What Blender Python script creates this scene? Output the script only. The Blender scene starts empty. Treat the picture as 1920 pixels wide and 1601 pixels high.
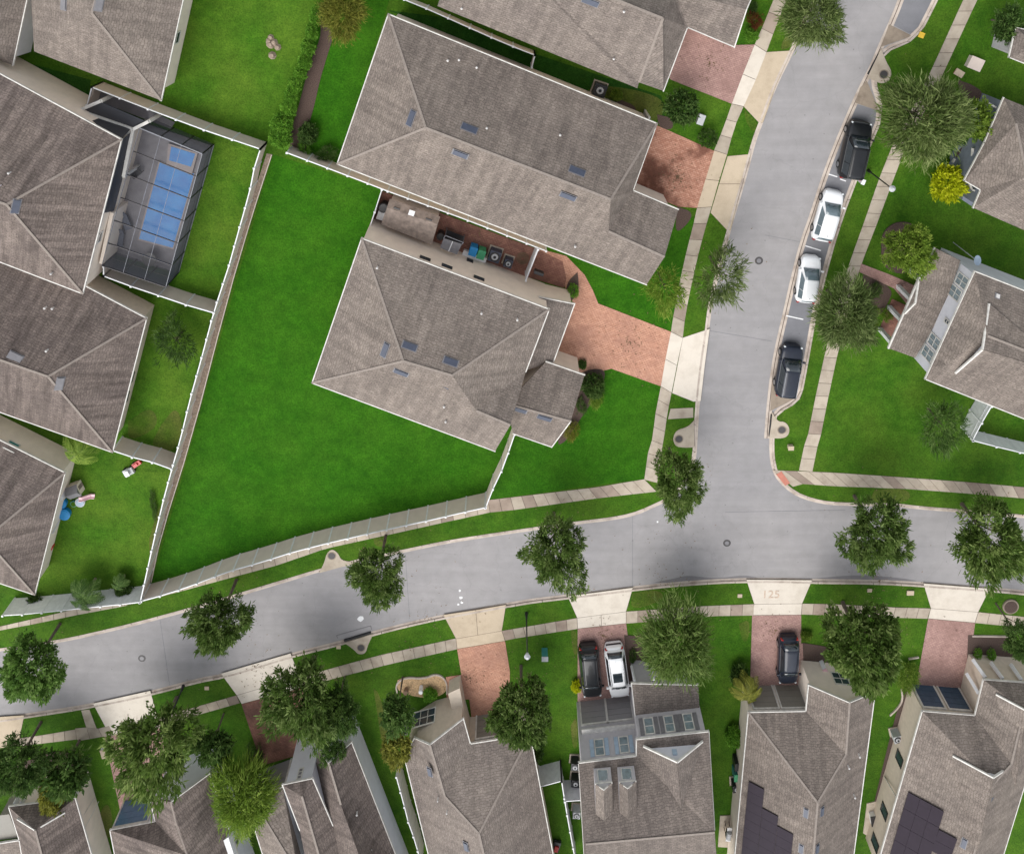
import bpy, math, random
from mathutils import Vector, Matrix
random.seed(7)
R_ = math.radians
scene = bpy.context.scene
# ------------------------------------------------------------------ camera
FPX, CX, CY, TILT, HC = 1460.0, 960.0, 25.0, R_(8.3), 64.7
cd = bpy.data.cameras.new('camera'); cam = bpy.data.objects.new('camera', cd)
scene.collection.objects.link(cam); scene.camera = cam
cam.location = (0, 0, HC); cam.rotation_euler = (-TILT, 0, 0)
cd.sensor_fit = 'HORIZONTAL'; cd.sensor_width = 36.0; cd.lens = 36.0 * FPX / 1920
cd.shift_y = -(800.5 - CY) / 1920; cd.shift_x = 0
cd.clip_start = 0.5; cd.clip_end = 3000
# ------------------------------------------------------------------ world, sun, exposure
SUN_EL, SUN_AZ = R_(50), R_(215)      # azimuth from +y clockwise: low left of the picture
w = bpy.data.worlds.new("World"); scene.world = w; w.use_nodes = True
nt = w.node_tree; nt.nodes.clear()
sky = nt.nodes.new('ShaderNodeTexSky'); sky.sky_type = 'NISHITA'; sky.sun_disc = False
sky.sun_elevation = SUN_EL; sky.sun_rotation = SUN_AZ
sky.air_density = 1.0; sky.dust_density = 1.2; sky.ozone_density = 1.0
hs = nt.nodes.new('ShaderNodeHueSaturation'); hs.inputs['Saturation'].default_value = 0.20
bg = nt.nodes.new('ShaderNodeBackground'); bg.inputs[1].default_value = 0.15
wo = nt.nodes.new('ShaderNodeOutputWorld')
nt.links.new(sky.outputs[0], hs.inputs['Color']); nt.links.new(hs.outputs[0], bg.inputs[0]); nt.links.new(bg.outputs[0], wo.inputs[0])
sd = bpy.data.lights.new('sun', 'SUN'); sd.energy = 1.6; sd.angle = R_(60); sd.color = (1.0, 0.965, 0.92)
sun = bpy.data.objects.new('sun', sd); scene.collection.objects.link(sun)
sdir = Vector((math.sin(SUN_AZ) * math.cos(SUN_EL), math.cos(SUN_AZ) * math.cos(SUN_EL), math.sin(SUN_EL)))
sun.rotation_euler = sdir.to_track_quat('Z', 'Y').to_euler(); sun.location = (0, 0, 90)
vs = scene.view_settings
vs.view_transform = 'Standard'; vs.look = 'None'; vs.gamma = 1; vs.exposure = 0.80; vs.use_curve_mapping = False
scene.render.resolution_x = 1024; scene.render.resolution_y = 853

# ------------------------------------------------------------------ helpers
ct, st = math.cos(TILT), math.sin(TILT)
AF = Vector((0, -st, -ct)); AR = Vector((1, 0, 0)); AD = Vector((0, -ct, st))
C0 = Vector((0, 0, HC))
def ray(u, v): return AF + AR * ((u - CX) / FPX) + AD * ((v - CY) / FPX)
def P(u, v, z=0.0):
    d = ray(u, v); k = (z - HC) / d.z
    return C0 + d * k
LZ = 0.10            # lawn level above the asphalt
def PG(u, v): return P(u, v, LZ)
def px(vw):          # world -> pixel, for growing repeats
    q = vw - C0; Z = q.dot(AF)
    return CX + FPX * q.dot(AR) / Z, CY + FPX * q.dot(AD) / Z

def tag(o, label=None, cat=None, group=None, kind=None):
    if label: o['label'] = label
    if cat: o['category'] = cat
    if group: o['group'] = group
    if kind: o['kind'] = kind
    return o
def link(o, parent=None):
    scene.collection.objects.link(o)
    if parent: o.parent = parent
    return o
def empty(name, loc, label, cat, group=None, rz=0):
    o = bpy.data.objects.new(name, None); o.empty_display_size = .3
    o.location = loc; o.rotation_euler = (0, 0, rz); link(o)
    return tag(o, label, cat, group)
class MB:
    def __init__(s): s.v = []; s.f = []; s.uv = None
    def quad(s, a, b, c, d):
        n = len(s.v); s.v += [tuple(a), tuple(b), tuple(c), tuple(d)]; s.f.append((n, n+1, n+2, n+3))
    def poly(s, pts):
        n = len(s.v); s.v += [tuple(p) for p in pts]; s.f.append(tuple(range(n, n+len(pts))))
    def box(s, c, sz, M=None):
        n = len(s.v); x, y, z = [t/2 for t in sz]; c = Vector(c)
        for dx, dy, dz in ((-x,-y,-z),(x,-y,-z),(x,y,-z),(-x,y,-z),(-x,-y,z),(x,-y,z),(x,y,z),(-x,y,z)):
            p = Vector((dx, dy, dz))
            if M: p = M @ p
            s.v.append(tuple(c + p))
        for f in ((0,3,2,1),(4,5,6,7),(0,1,5,4),(1,2,6,5),(2,3,7,6),(3,0,4,7)): s.f.append(tuple(n+i for i in f))
    def prism(s, pts, z0, z1):      # pts: xy of a polygon (any winding), z0/z1 heights
        a = sum(pts[i][0]*pts[(i+1)%len(pts)][1]-pts[(i+1)%len(pts)][0]*pts[i][1] for i in range(len(pts)))
        if a < 0: pts = pts[::-1]
        n = len(s.v); k = len(pts)
        s.v += [(p[0], p[1], z0) for p in pts] + [(p[0], p[1], z1) for p in pts]
        s.f.append(tuple(n+k+i for i in range(k))); s.f.append(tuple(n+k-1-i for i in range(k)))
        for i in range(k): j = (i+1) % k; s.f.append((n+i, n+j, n+k+j, n+k+i))
    def bar(s, a, b, wd, ht, up=Vector((0,0,1))):
        a = Vector(a); b = Vector(b); d = (b-a)
        if d.length < 1e-5: return
        dn = d.normalized(); sd_ = dn.cross(up)
        if sd_.length < 1e-4: sd_ = Vector((1,0,0))
        sd_.normalize(); u2 = sd_.cross(dn)
        n = len(s.v)
        for p in (a, b):
            for i, j in ((-1,-1),(1,-1),(1,1),(-1,1)): s.v.append(tuple(p + sd_*(i*wd/2) + u2*(j*ht/2)))
        for f in ((0,1,2,3),(7,6,5,4),(0,4,5,1),(1,5,6,2),(2,6,7,3),(3,7,4,0)): s.f.append(tuple(n+i for i in f))
    def cyl(s, a, b, r0, r1=None, n=10, cap=True):
        r1 = r0 if r1 is None else r1
        a = Vector(a); b = Vector(b); d = (b-a).normalized()
        t = d.orthogonal().normalized(); q = d.cross(t); k = len(s.v)
        for p, r in ((a, r0), (b, r1)):
            for i in range(n):
                an = 2*math.pi*i/n; s.v.append(tuple(p + (t*math.cos(an)+q*math.sin(an))*r))
        for i in range(n): j = (i+1) % n; s.f.append((k+i, k+j, k+n+j, k+n+i))
        if cap: s.f.append(tuple(k+n+i for i in range(n))); s.f.append(tuple(k+n-1-i for i in range(n)))
    def mesh(s, name):
        me = bpy.data.meshes.new(name); me.from_pydata(s.v, [], s.f); me.update(); return me
    def build(s, name, m, parent=None, smooth=False):
        me = s.mesh(name); me.materials.append(m)
        if smooth:
            for p in me.polygons: p.use_smooth = True
        return link(bpy.data.objects.new(name, me), parent)

# ------------------------------------------------------------------ materials
MATS = {}
def newmat(name):
    m = bpy.data.materials.new(name); m.use_nodes = True; n = m.node_tree
    b = n.nodes['Principled BSDF']; MATS[name] = m
    return m, n, b
def N(n, t, **k):
    o = n.nodes.new(t)
    for a, v in k.items():
        if a in o.inputs: o.inputs[a].default_value = v
        else: setattr(o, a, v)
    return o
def ramp(n, fac, stops):
    r = n.nodes.new('ShaderNodeValToRGB'); e = r.color_ramp.elements
    while len(e) < len(stops): e.new(0.5)
    for i, (p, c) in enumerate(stops): e[i].position = p; e[i].color = (*c, 1)
    n.links.new(fac, r.inputs[0]); return r.outputs[0]
def mixc(n, fac, a, b, mode='MIX'):
    o = n.nodes.new('ShaderNodeMix'); o.data_type = 'RGBA'; o.blend_type = mode
    for s_, v in ((0, fac), (6, a), (7, b)):
        if isinstance(v, (int, float)): o.inputs[s_].default_value = v
        elif isinstance(v, tuple): o.inputs[s_].default_value = (*v, 1)
        else: n.links.new(v, o.inputs[s_])
    return o.outputs[2]
def noise(n, vec, scale, detail=3, rough=.55):
    o = N(n, 'ShaderNodeTexNoise', Scale=scale, Detail=detail, Roughness=rough)
    n.links.new(vec, o.inputs['Vector']); return o.outputs['Fac']
def coords(n, kind='Object', scale=None, rot=None):
    c = n.nodes.new('ShaderNodeTexCoord').outputs[kind]
    if scale or rot:
        mp = n.nodes.new('ShaderNodeMapping'); n.links.new(c, mp.inputs[0])
        if scale: mp.inputs['Scale'].default_value = scale
        if rot: mp.inputs['Rotation'].default_value = rot
        c = mp.outputs[0]
    return c
def bump(n, b, h, strength=.3, dist=.02):
    o = N(n, 'ShaderNodeBump', Strength=strength, Distance=dist)
    n.links.new(h, o.inputs['Height']); n.links.new(o.outputs[0], b.inputs['Normal'])
def plain(name, col, rough=.6, metal=0, spec=.5, var=.12, scale=3, coat=0):
    m, n, b = newmat(name)
    c = coords(n); f = noise(n, c, scale, 4)
    d = tuple(x*(1-var) for x in col); l = tuple(min(1, x*(1+var)) for x in col)
    n.links.new(ramp(n, f, [(.3, d), (.7, l)]), b.inputs['Base Color'])
    b.inputs['Roughness'].default_value = rough; b.inputs['Metallic'].default_value = metal
    b.inputs['Specular IOR Level'].default_value = spec
    if coat: b.inputs['Coat Weight'].default_value = coat; b.inputs['Coat Roughness'].default_value = .04
    return m
def grass(name, deep, light, yel, yamt):
    m, n, b = newmat(name); c = coords(n)
    big = noise(n, c, .22, 4, .6); mid = noise(n, c, 1.3, 5, .65); fine = noise(n, c, 7, 4, .8); vf = noise(n, c, 26, 2, .7)
    base = mixc(n, ramp(n, mid, [(.3, (0,0,0)), (.72, (1,1,1))]), deep, light)
    base = mixc(n, ramp(n, big, [(.5-.25*yamt, (0,0,0)), (.95-.2*yamt, (yamt,)*3)]), base, yel)
    s = mixc(n, 1.0, base, ramp(n, fine, [(.28, (.50,.56,.5)), (.5, (1,1,1)), (.75, (1.5,1.4,1.3))]), 'MULTIPLY')
    s = mixc(n, 1.0, s, ramp(n, noise(n, c, .55, 3, .5), [(.3, (.84,.86,.84)), (.7, (1.13,1.11,1.1))]), 'MULTIPLY')
    s = mixc(n, 1.0, s, ramp(n, vf, [(.3, (.72,.74,.7)), (.7, (1.22,1.2,1.2))]), 'MULTIPLY')
    n.links.new(s, b.inputs['Base Color']); b.inputs['Roughness'].default_value = .95
    b.inputs['Specular IOR Level'].default_value = .1
    bump(n, b, fine, .9, .05); return m
grass('grass_deep', (.018,.088,.003), (.033,.132,.005), (.060,.148,.010), .45)
grass('grass_mid', (.026,.088,.005), (.052,.138,.009), (.10,.155,.018), .6)
grass('grass_yellow', (.032,.105,.006), (.062,.158,.011), (.110,.172,.020), .7)
grass('grass_worn', (.035,.09,.007), (.07,.13,.012), (.15,.13,.045), .8)
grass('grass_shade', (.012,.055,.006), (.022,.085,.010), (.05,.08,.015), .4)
def asphalt(name, a, b_):
    m, n, b = newmat(name); c = coords(n)
    big = noise(n, c, .09, 3); mid = noise(n, c, .9, 5, .6); fine = noise(n, c, 28, 3, .8)
    col = mixc(n, ramp(n, big, [(.35, (0,0,0)), (.65, (1,1,1))]), a, b_)
    col = mixc(n, 1.0, col, ramp(n, mid, [(.25, (.90,.90,.89)), (.75, (1.08,1.07,1.07))]), 'MULTIPLY')
    col = mixc(n, 1.0, col, ramp(n, fine, [(.25, (.84,.84,.84)), (.75, (1.14,1.14,1.14))]), 'MULTIPLY')
    # faint cracks
    v = N(n, 'ShaderNodeTexVoronoi', feature='DISTANCE_TO_EDGE', Scale=.16); 
    wv = N(n, 'ShaderNodeTexNoise', Scale=1.1, Detail=5.0); n.links.new(c, wv.inputs['Vector'])
    ad = N(n, 'ShaderNodeVectorMath', operation='ADD'); n.links.new(c, ad.inputs[0]); n.links.new(wv.outputs['Color'], ad.inputs[1])
    n.links.new(ad.outputs[0], v.inputs['Vector'])
    col = mixc(n, 1.0, col, ramp(n, v.outputs['Distance'], [(.0, (.91,.91,.91)), (.006, (1,1,1))]), 'MULTIPLY')
    vs_ = N(n, 'ShaderNodeTexVoronoi', feature='F1', Scale=.9); n.links.new(c, vs_.inputs['Vector'])
    col = mixc(n, 1.0, col, ramp(n, vs_.outputs['Distance'], [(.035, (.62,.62,.62)), (.06, (1,1,1))]), 'MULTIPLY')
    mp = N(n, 'ShaderNodeMapping'); mp.inputs['Rotation'].default_value = (0,0,R_(-12)); mp.inputs['Scale'].default_value = (.08,1.1,1); n.links.new(c, mp.inputs[0])
    col = mixc(n, 1.0, col, ramp(n, noise(n, mp.outputs[0], 1, 4, .6), [(.3, (.93,.93,.93)), (.7, (1.05,1.05,1.05))]), 'MULTIPLY')
    n.links.new(col, b.inputs['Base Color']); b.inputs['Roughness'].default_value = .9
    b.inputs['Specular IOR Level'].default_value = .25
    bump(n, b, fine, .3, .01); return m
asphalt('asphalt', (.268,.260,.264), (.302,.290,.290))
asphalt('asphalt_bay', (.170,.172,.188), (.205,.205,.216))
asphalt('asphalt_wet', (.165,.158,.165), (.205,.196,.20))
def concrete(name, a, dirt, dirtamt=.5, rnd=.16):
    m, n, b = newmat(name); c = coords(n)
    oi = n.nodes.new('ShaderNodeObjectInfo')
    big = noise(n, c, .8, 5, .65); fine = noise(n, c, 22, 3, .7)
    col = mixc(n, ramp(n, big, [(.45, (0,0,0)), (.78, (dirtamt,)*3)]), a, dirt)
    col = mixc(n, 1.0, col, ramp(n, oi.outputs['Random'], [(0, (1-rnd,)*3), (.5, (1,)*3), (1, (1+rnd*.7,)*3)]), 'MULTIPLY')
    col = mixc(n, 1.0, col, ramp(n, fine, [(.25, (.9,.9,.9)), (.75, (1.08,1.08,1.08))]), 'MULTIPLY')
    n.links.new(col, b.inputs['Base Color']); b.inputs['Roughness'].default_value = .88
    b.inputs['Specular IOR Level'].default_value = .3
    bump(n, b, fine, .2, .01); return m
concrete('concrete', (.43,.37,.295), (.23,.18,.135), .8)
concrete('concrete_warm', (.50,.41,.30), (.33,.26,.18), .6, .04)
concrete('concrete_pale', (.62,.56,.48), (.43,.37,.30), .6, .04)
concrete('kerb_concrete', (.50,.43,.37), (.22,.17,.135), 1.0, .12)
concrete('joint', (.13,.10,.08), (.09,.07,.055), .5, 0)
concrete('concrete_brown', (.32,.255,.205), (.17,.125,.095), .8, .14)
concrete('concrete_dirty', (.27,.22,.17), (.13,.10,.075), .9, .05)
def pavers(name, c1, c2, stain, amt):
    m, n, b = newmat(name); c = coords(n, rot=(0, 0, R_(19)))
    br = N(n, 'ShaderNodeTexBrick', Scale=1.0); n.links.new(c, br.inputs['Vector'])
    br.inputs['Brick Width'].default_value = .30; br.inputs['Row Height'].default_value = .16
    br.inputs['Mortar Size'].default_value = .012; br.inputs['Bias'].default_value = 0
    br.inputs['Color1'].default_value = (*c1, 1); br.inputs['Color2'].default_value = (*c2, 1)
    br.inputs['Mortar'].default_value = (*[x*.62 for x in c1], 1)
    big = noise(n, c, .33, 5, .65); mid = noise(n, c, 3, 4, .7)
    col = mixc(n, ramp(n, big, [(.46, (0,0,0)), (.60, (amt,)*3)]), br.outputs['Color'], stain)
    col = mixc(n, 1.0, col, ramp(n, mid, [(.25, (.80,.78,.78)), (.75, (1.16,1.17,1.17))]), 'MULTIPLY')
    sp = noise(n, c, 1.6, 5, .8); col = mixc(n, 1.0, col, ramp(n, sp, [(.60, (1,1,1)), (.70, (.58,.54,.54))]), 'MULTIPLY')
    n.links.new(col, b.inputs['Base Color']); b.inputs['Roughness'].default_value = .85
    b.inputs['Specular IOR Level'].default_value = .3
    bump(n, b, br.outputs['Fac'], -.4, .01); return m
pavers('paver_pink', (.44,.225,.150), (.53,.29,.20), (.30,.155,.115), .45)
pavers('paver_mauve', (.33,.20,.175), (.40,.25,.215), (.24,.14,.12), .5)
pavers('paver_rust', (.38,.18,.12), (.50,.27,.19), (.14,.055,.035), .9)
pavers('paver_dark', (.22,.10,.075), (.28,.14,.10), (.10,.05,.04), .7)
def roofmat(name, a, b_, streak):
    m, n, b = newmat(name); c = coords(n, 'UV'); ob = coords(n)
    br = N(n, 'ShaderNodeTexBrick', Scale=1.0); n.links.new(c, br.inputs['Vector'])
    br.inputs['Brick Width'].default_value = .40; br.inputs['Row Height'].default_value = .20
    br.inputs['Mortar Size'].default_value = .030; br.inputs['Mortar Smooth'].default_value = .6
    br.inputs['Color1'].default_value = (.86,.86,.86,1); br.inputs['Color2'].default_value = (1.14,1.13,1.12,1)
    br.inputs['Mortar'].default_value = (.66,.65,.64,1)
    wn = N(n, 'ShaderNodeTexNoise', Scale=2.2, Detail=3.0); n.links.new(c, wn.inputs['Vector'])
    sc = N(n, 'ShaderNodeVectorMath', operation='SCALE'); sc.inputs['Scale'].default_value = .42; n.links.new(wn.outputs['Color'], sc.inputs[0])
    ad = N(n, 'ShaderNodeVectorMath', operation='ADD'); n.links.new(c, ad.inputs[0]); n.links.new(sc.outputs[0], ad.inputs[1])
    n.links.new(ad.outputs[0], br.inputs['Vector'])
    big = noise(n, ob, .28, 4, .6)
    mp = N(n, 'ShaderNodeMapping'); mp.inputs['Scale'].default_value = (1.5, .16, 1); n.links.new(c, mp.inputs[0])
    stn = noise(n, mp.outputs[0], 1.0, 5, .7); fine = noise(n, c, 9, 4, .8)
    col = mixc(n, ramp(n, big, [(.3, (0,0,0)), (.7, (1,1,1))]), a, b_)
    col = mixc(n, 1.0, col, br.outputs['Color'], 'MULTIPLY')
    col = mixc(n, 1.0, col, ramp(n, stn, [(.38, (1-streak,)*3), (.62, (1.05,)*3)]), 'MULTIPLY')
    col = mixc(n, 1.0, col, ramp(n, fine, [(.25, (.74,.74,.75)), (.75, (1.26,1.25,1.24))]), 'MULTIPLY')
    oi = n.nodes.new('ShaderNodeObjectInfo'); st2 = noise(n, ob, 1.1, 6, .75)
    col = mixc(n, 1.0, col, ramp(n, oi.outputs['Random'], [(0, (.90,.895,.89)), (1, (1.08,1.08,1.07))]), 'MULTIPLY')
    col = mixc(n, 1.0, col, ramp(n, st2, [(.40, (1,1,1)), (.70, (.80,.79,.80))]), 'MULTIPLY')
    n.links.new(col, b.inputs['Base Color']); b.inputs['Roughness'].default_value = .95
    b.inputs['Specular IOR Level'].default_value = .15
    bump(n, b, br.outputs['Fac'], -.8, .03); return m
roofmat('shingle', (.250,.214,.186), (.200,.171,.151), .24)
roofmat('shingle_worn', (.222,.184,.162), (.172,.142,.129), .42)
roofmat('shingle_grey', (.225,.193,.170), (.182,.156,.140), .20)
plain('ridge_cap', (.232,.197,.171), .95, var=.15, scale=6)
plain('white_trim', (.58,.56,.52), .6, var=.2, scale=2.2)
plain('white_vinyl', (.66,.66,.67), .45, var=.10)
plain('beige_vinyl', (.60,.51,.445), .55, var=.06, scale=1.5)
plain('stucco_beige', (.74,.645,.55), .9, var=.07, scale=1.2)
plain('stucco_white', (.60,.60,.64), .85, var=.06, scale=1.2)
plain('stucco_cream', (.55,.47,.38), .9, var=.07)
plain('siding_grey', (.44,.42,.435), .7, var=.06)
plain('siding_slate', (.17,.19,.235), .7, var=.1)
plain('shutter_blue', (.33,.42,.52), .6)
plain('dark_glass', (.035,.05,.065), .08, spec=.8, var=.3, scale=1)
plain('garage_grey', (.25,.24,.24), .6, var=.04)
plain('garage_olive', (.21,.195,.165), .6, var=.04)
plain('garage_blue', (.05,.085,.13), .25, var=.15)
plain('garage_sky', (.10,.18,.28), .3, var=.1)
plain('vent_dark', (.045,.055,.085), .5, var=.15)
plain('vent_grey', (.17,.165,.175), .5)
plain('pipe_white', (.60,.58,.56), .4)
plain('bronze', (.035,.032,.035), .4, metal=.3)
plain('alu_light', (.15,.155,.18), .4, metal=.3)
plain('black_metal', (.02,.02,.022), .4)
plain('iron', (.05,.045,.045), .6)
plain('ac_grey', (.42,.43,.44), .5)
plain('shed_brown', (.27,.215,.18), .9, var=.3, scale=2.5)
plain('litter', (.15,.095,.05), .9, var=.6, scale=3)
plain('wood', (.20,.13,.08), .8)
plain('mulch', (.075,.048,.038), .95, var=.5, scale=14)
plain('dirt', (.29,.225,.17), .95, var=.35, scale=6)
plain('gravel_tan', (.46,.31,.17), .9, var=.45, scale=9)
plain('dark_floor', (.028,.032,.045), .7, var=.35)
plain('deck', (.20,.19,.20), .8, var=.14, scale=1.5)
plain('deck_tile', (.30,.26,.25), .7, var=.08)
plain('solar', (.020,.013,.022), .6, spec=.12, var=.12)
plain('solar_frame', (.012,.010,.014), .4)
plain('plastic_blue', (.01,.22,.50), .4)
plain('plastic_green', (.05,.30,.14), .5)
plain('plastic_teal', (.04,.20,.19), .5)
plain('plastic_pink', (.70,.45,.48), .4)
plain('plastic_red', (.45,.035,.03), .4)
plain('plastic_yellow', (.65,.42,.03), .4)
plain('plastic_white', (.75,.75,.75), .4)
plain('cushion_grey', (.10,.11,.14), .85)
plain('tactile', (.45,.17,.12), .8)
plain('paint_white', (.72,.72,.72), .7, var=.12, scale=10)
plain('rubber', (.015,.015,.016), .8)
plain('rim', (.35,.36,.38), .3, metal=.8)
plain('chrome', (.55,.55,.57), .15, metal=1)
plain('lens_red', (.30,.015,.012), .15)
plain('lens_clear', (.65,.68,.70), .1)
plain('pale_glass', (.20,.25,.27), .15, spec=.6, var=.25)
plain('car_glass', (.018,.026,.032), .06, spec=.9, var=.2)
plain('car_glass_grey', (.11,.15,.17), .08, spec=.9, var=.15)
plain('car_black', (.008,.009,.011), .3, spec=.35, coat=.25, var=.1)
plain('car_white', (.78,.79,.80), .3, coat=.6, var=.02)
plain('car_navy', (.012,.016,.028), .3, spec=.35, coat=.25, var=.1)
plain('bark', (.11,.085,.065), .95, var=.3, scale=8)
plain('palm_bark', (.20,.155,.115), .95, var=.3, scale=8)
def water():
    m, n, b = newmat('pool_water'); c = coords(n)
    f = noise(n, c, .8, 4); f2 = noise(n, c, 5, 3)
    n.links.new(ramp(n, f, [(.3, (.012,.135,.40)), (.7, (.022,.205,.50))]), b.inputs['Base Color'])
    b.inputs['Roughness'].default_value = .12; b.inputs['Specular IOR Level'].default_value = .3; bump(n, b, f2, .15, .03)
water()
def screen(name, col, alpha):
    m, n, b = newmat(name)
    b.inputs['Base Color'].default_value = (*col, 1); b.inputs['Roughness'].default_value = .7
    b.inputs['Alpha'].default_value = alpha; return m
screen('screen_mesh', (.05,.05,.06), .20)
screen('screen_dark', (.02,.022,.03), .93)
screen('screen_side', (.045,.052,.075), .80)
def leafmat(name, dark, mid, light, trans=.38):
    m, n, b = newmat(name)
    at = n.nodes.new('ShaderNodeAttribute'); at.attribute_name = 'tint'
    oi = n.nodes.new('ShaderNodeObjectInfo')
    col = ramp(n, at.outputs['Fac'], [(0, dark), (.5, mid), (1, light)])
    col = mixc(n, 1.0, col, ramp(n, oi.outputs['Random'], [(0, (.86,.88,.85)), (1, (1.16,1.13,1.1))]), 'MULTIPLY')
    n.links.new(col, b.inputs['Base Color']); b.inputs['Roughness'].default_value = .65
    b.inputs['Specular IOR Level'].default_value = .15
    tr = n.nodes.new('ShaderNodeBsdfTranslucent'); n.links.new(col, tr.inputs[0])
    mx = n.nodes.new('ShaderNodeMixShader'); mx.inputs[0].default_value = trans
    out = n.nodes['Material Output']
    n.links.new(b.outputs[0], mx.inputs[1]); n.links.new(tr.outputs[0], mx.inputs[2]); n.links.new(mx.outputs[0], out.inputs[0])
    return m
leafmat('leaf_oak', (.042,.080,.014), (.100,.168,.032), (.29,.37,.125))
leafmat('leaf_olive', (.045,.078,.018), (.115,.165,.045), (.29,.35,.14))
leafmat('leaf_dark', (.030,.066,.014), (.064,.128,.026), (.18,.27,.08))
leafmat('leaf_bright', (0.072,0.189,0.020), (0.145,0.334,0.035), (0.290,0.522,0.072))
leafmat('leaf_lime', (.30,.36,.008), (.50,.55,.012), (.70,.70,.04))
leafmat('leaf_fresh', (.055,.125,.022), (.115,.215,.042), (.24,.36,.11))
leafmat('leaf_yellowgreen', (.075,.145,.016), (.16,.255,.03), (.32,.42,.08))
leafmat('leaf_bronze', (.095,.11,.018), (.19,.20,.030), (.36,.35,.07))
leafmat('leaf_red', (.07,.02,.01), (.16,.04,.02), (.25,.08,.03))
M = MATS

# ------------------------------------------------------------------ polyline tools (2D, in metres)
def v2(p): return Vector((p[0], p[1]))
def W2(pts, z=0): return [v2(P(u, v, z)) for u, v in pts]
def offset(pts, d, closed=False):
    out = []; n = len(pts)
    for i in range(n):
        if closed: a, b, c = pts[i-1], pts[i], pts[(i+1) % n]
        else: a, b, c = pts[max(i-1,0)], pts[i], pts[min(i+1,n-1)]
        e1 = (b-a) if (b-a).length > 1e-6 else (c-b); e2 = (c-b) if (c-b).length > 1e-6 else (b-a)
        n1 = Vector((e1.y, -e1.x)).normalized(); n2 = Vector((e2.y, -e2.x)).normalized()
        m_ = (n1+n2); k = max(.35, m_.length_squared/2)
        out.append(b + m_*(d/k))
    return out
def smooth(pts, it=2):
    for _ in range(it):
        q = [pts[0]]
        for a, b in zip(pts, pts[1:]): q += [a*.75+b*.25, a*.25+b*.75]
        q.append(pts[-1]); pts = q
    return pts
def resample(pts, n):
    L = [0]
    for a, b in zip(pts, pts[1:]): L.append(L[-1]+(b-a).length)
    out = []; j = 0
    for i in range(n+1):
        s = L[-1]*i/n
        while j < len(pts)-2 and L[j+1] < s: j += 1
        t = (s-L[j])/max(1e-9, L[j+1]-L[j]); out.append(pts[j].lerp(pts[j+1], min(1, t)))
    return out
def length(pts): return sum((b-a).length for a, b in zip(pts, pts[1:]))
def sheet(name, pts2, z, m, parent=None, kind=None, label=None):
    mb = MB(); a = sum(pts2[i][0]*pts2[(i+1)%len(pts2)][1]-pts2[(i+1)%len(pts2)][0]*pts2[i][1] for i in range(len(pts2)))
    if a < 0: pts2 = pts2[::-1]
    mb.poly([(p[0], p[1], z) for p in pts2]); o = mb.build(name, m, parent)
    return tag(o, label, kind=kind)
def slab(name, pts2, z0, z1, m, parent=None, kind=None):
    mb = MB(); mb.prism([(p[0], p[1]) for p in pts2], z0, z1); return tag(mb.build(name, m, parent), kind=kind)

# ------------------------------------------------------------------ ground, road
S = 'structure'
sheet('ground', [Vector(p) for p in ((-700,-700),(700,-700),(700,500),(-700,500))], -.30, M['grass_mid'], kind=S)
WE = [(1760,-420),(1528,5),(1489,97),(1456,163),(1433,225),(1418,263),(1402,325),(1380,400),(1369,438),(1351,505),(1335,573),(1329,625),(1320,682),(1312,752),(1308,820),
      (1306,855),(1297,890),(1280,916),(1256,937),(1231,949),(1193,966),(1150,975),(1082,983),(1001,994),(886,1011),(832,1020),(751,1037),(667,1055),(602,1071),(534,1092),(480,1108),(360,1144),(260,1171),(163,1194),(108,1205),(0,1221),(-400,1272)]
EE = [(1950,-420),(1748,0),(1713,68),(1653,90),(1640,120),(1630,150),(1649,211),(1618,283),(1590,355),(1573,401),(1552,468),(1536,530),(1522,587),(1512,644),(1498,722),(1492,746),(1447,771),
      (1443,800),(1442,850),(1447,880),(1458,902),(1484,925),(1508,936),(1538,944),(1573,948),(1676,949),(1725,955),(1793,960),(1920,971),(2400,1015)]
SE_ = [(-400,1400),(0,1344),(68,1334),(135,1324),(190,1314),(285,1294),(374,1270),(420,1262),(515,1233),(548,1223),(640,1200),(697,1183),(764,1166),(832,1151),(919,1135),(1000,1121),(1028,1118),(1095,1110),(1185,1099),(1258,1091),(1339,1085),(1399,1083),(1480,1083),(1522,1085),(1644,1086),(1731,1091),(1855,1100),(1920,1106),(2400,1160)]
we = smooth(W2(WE), 1); ee = smooth(W2(EE), 1); se = smooth(W2(SE_), 1)
# road surface: one wide sheet under the raised blocks
sheet('road', [Vector(p) for p in ((-180,-190),(180,-190),(180,70),(-180,70))], 0.0, M['asphalt'], kind=S)
KW = .42
def kerb(line, side, label):
    inner = line; mid = offset(line, side*.24); outer = offset(line, side*KW)
    par = MB()
    for i in range(len(inner)-1): par.quad((*inner[i], .010), (*inner[i+1], .010), (*mid[i+1], .026), (*mid[i], .026))
    o = par.build('kerb', M['kerb_concrete']); tag(o, label, kind=S)
    n = max(2, int(length(mid)/2.6)); a = resample(mid, n*3); b = resample(outer, n*3)
    for k in range(n):
        mb = MB(); i0, i1 = 3*k, 3*k+3
        q = []
        ga = (a[i1]-a[i0]).normalized()*.025
        A = [a[i0]+ga, a[i0+1], a[i0+2], a[i1]-ga]; B = [b[i0]+ga, b[i0+1], b[i0+2], b[i1]-ga]
        mb.prism([tuple(p) for p in A+B[::-1]], -.02, .125)
        mb.build('kerb_stone', M['kerb_concrete'], o)
    return outer
def orient(line, toward):   # +1 if offset(+) moves towards the given point
    m_ = line[len(line)//2]; a = offset(line, .5)[len(line)//2]
    return 1 if (a-toward).length < (m_-toward).length else -1
cw = v2(P(700,600)); ce = v2(P(1800,600)); cs = v2(P(960,1500))
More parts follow.
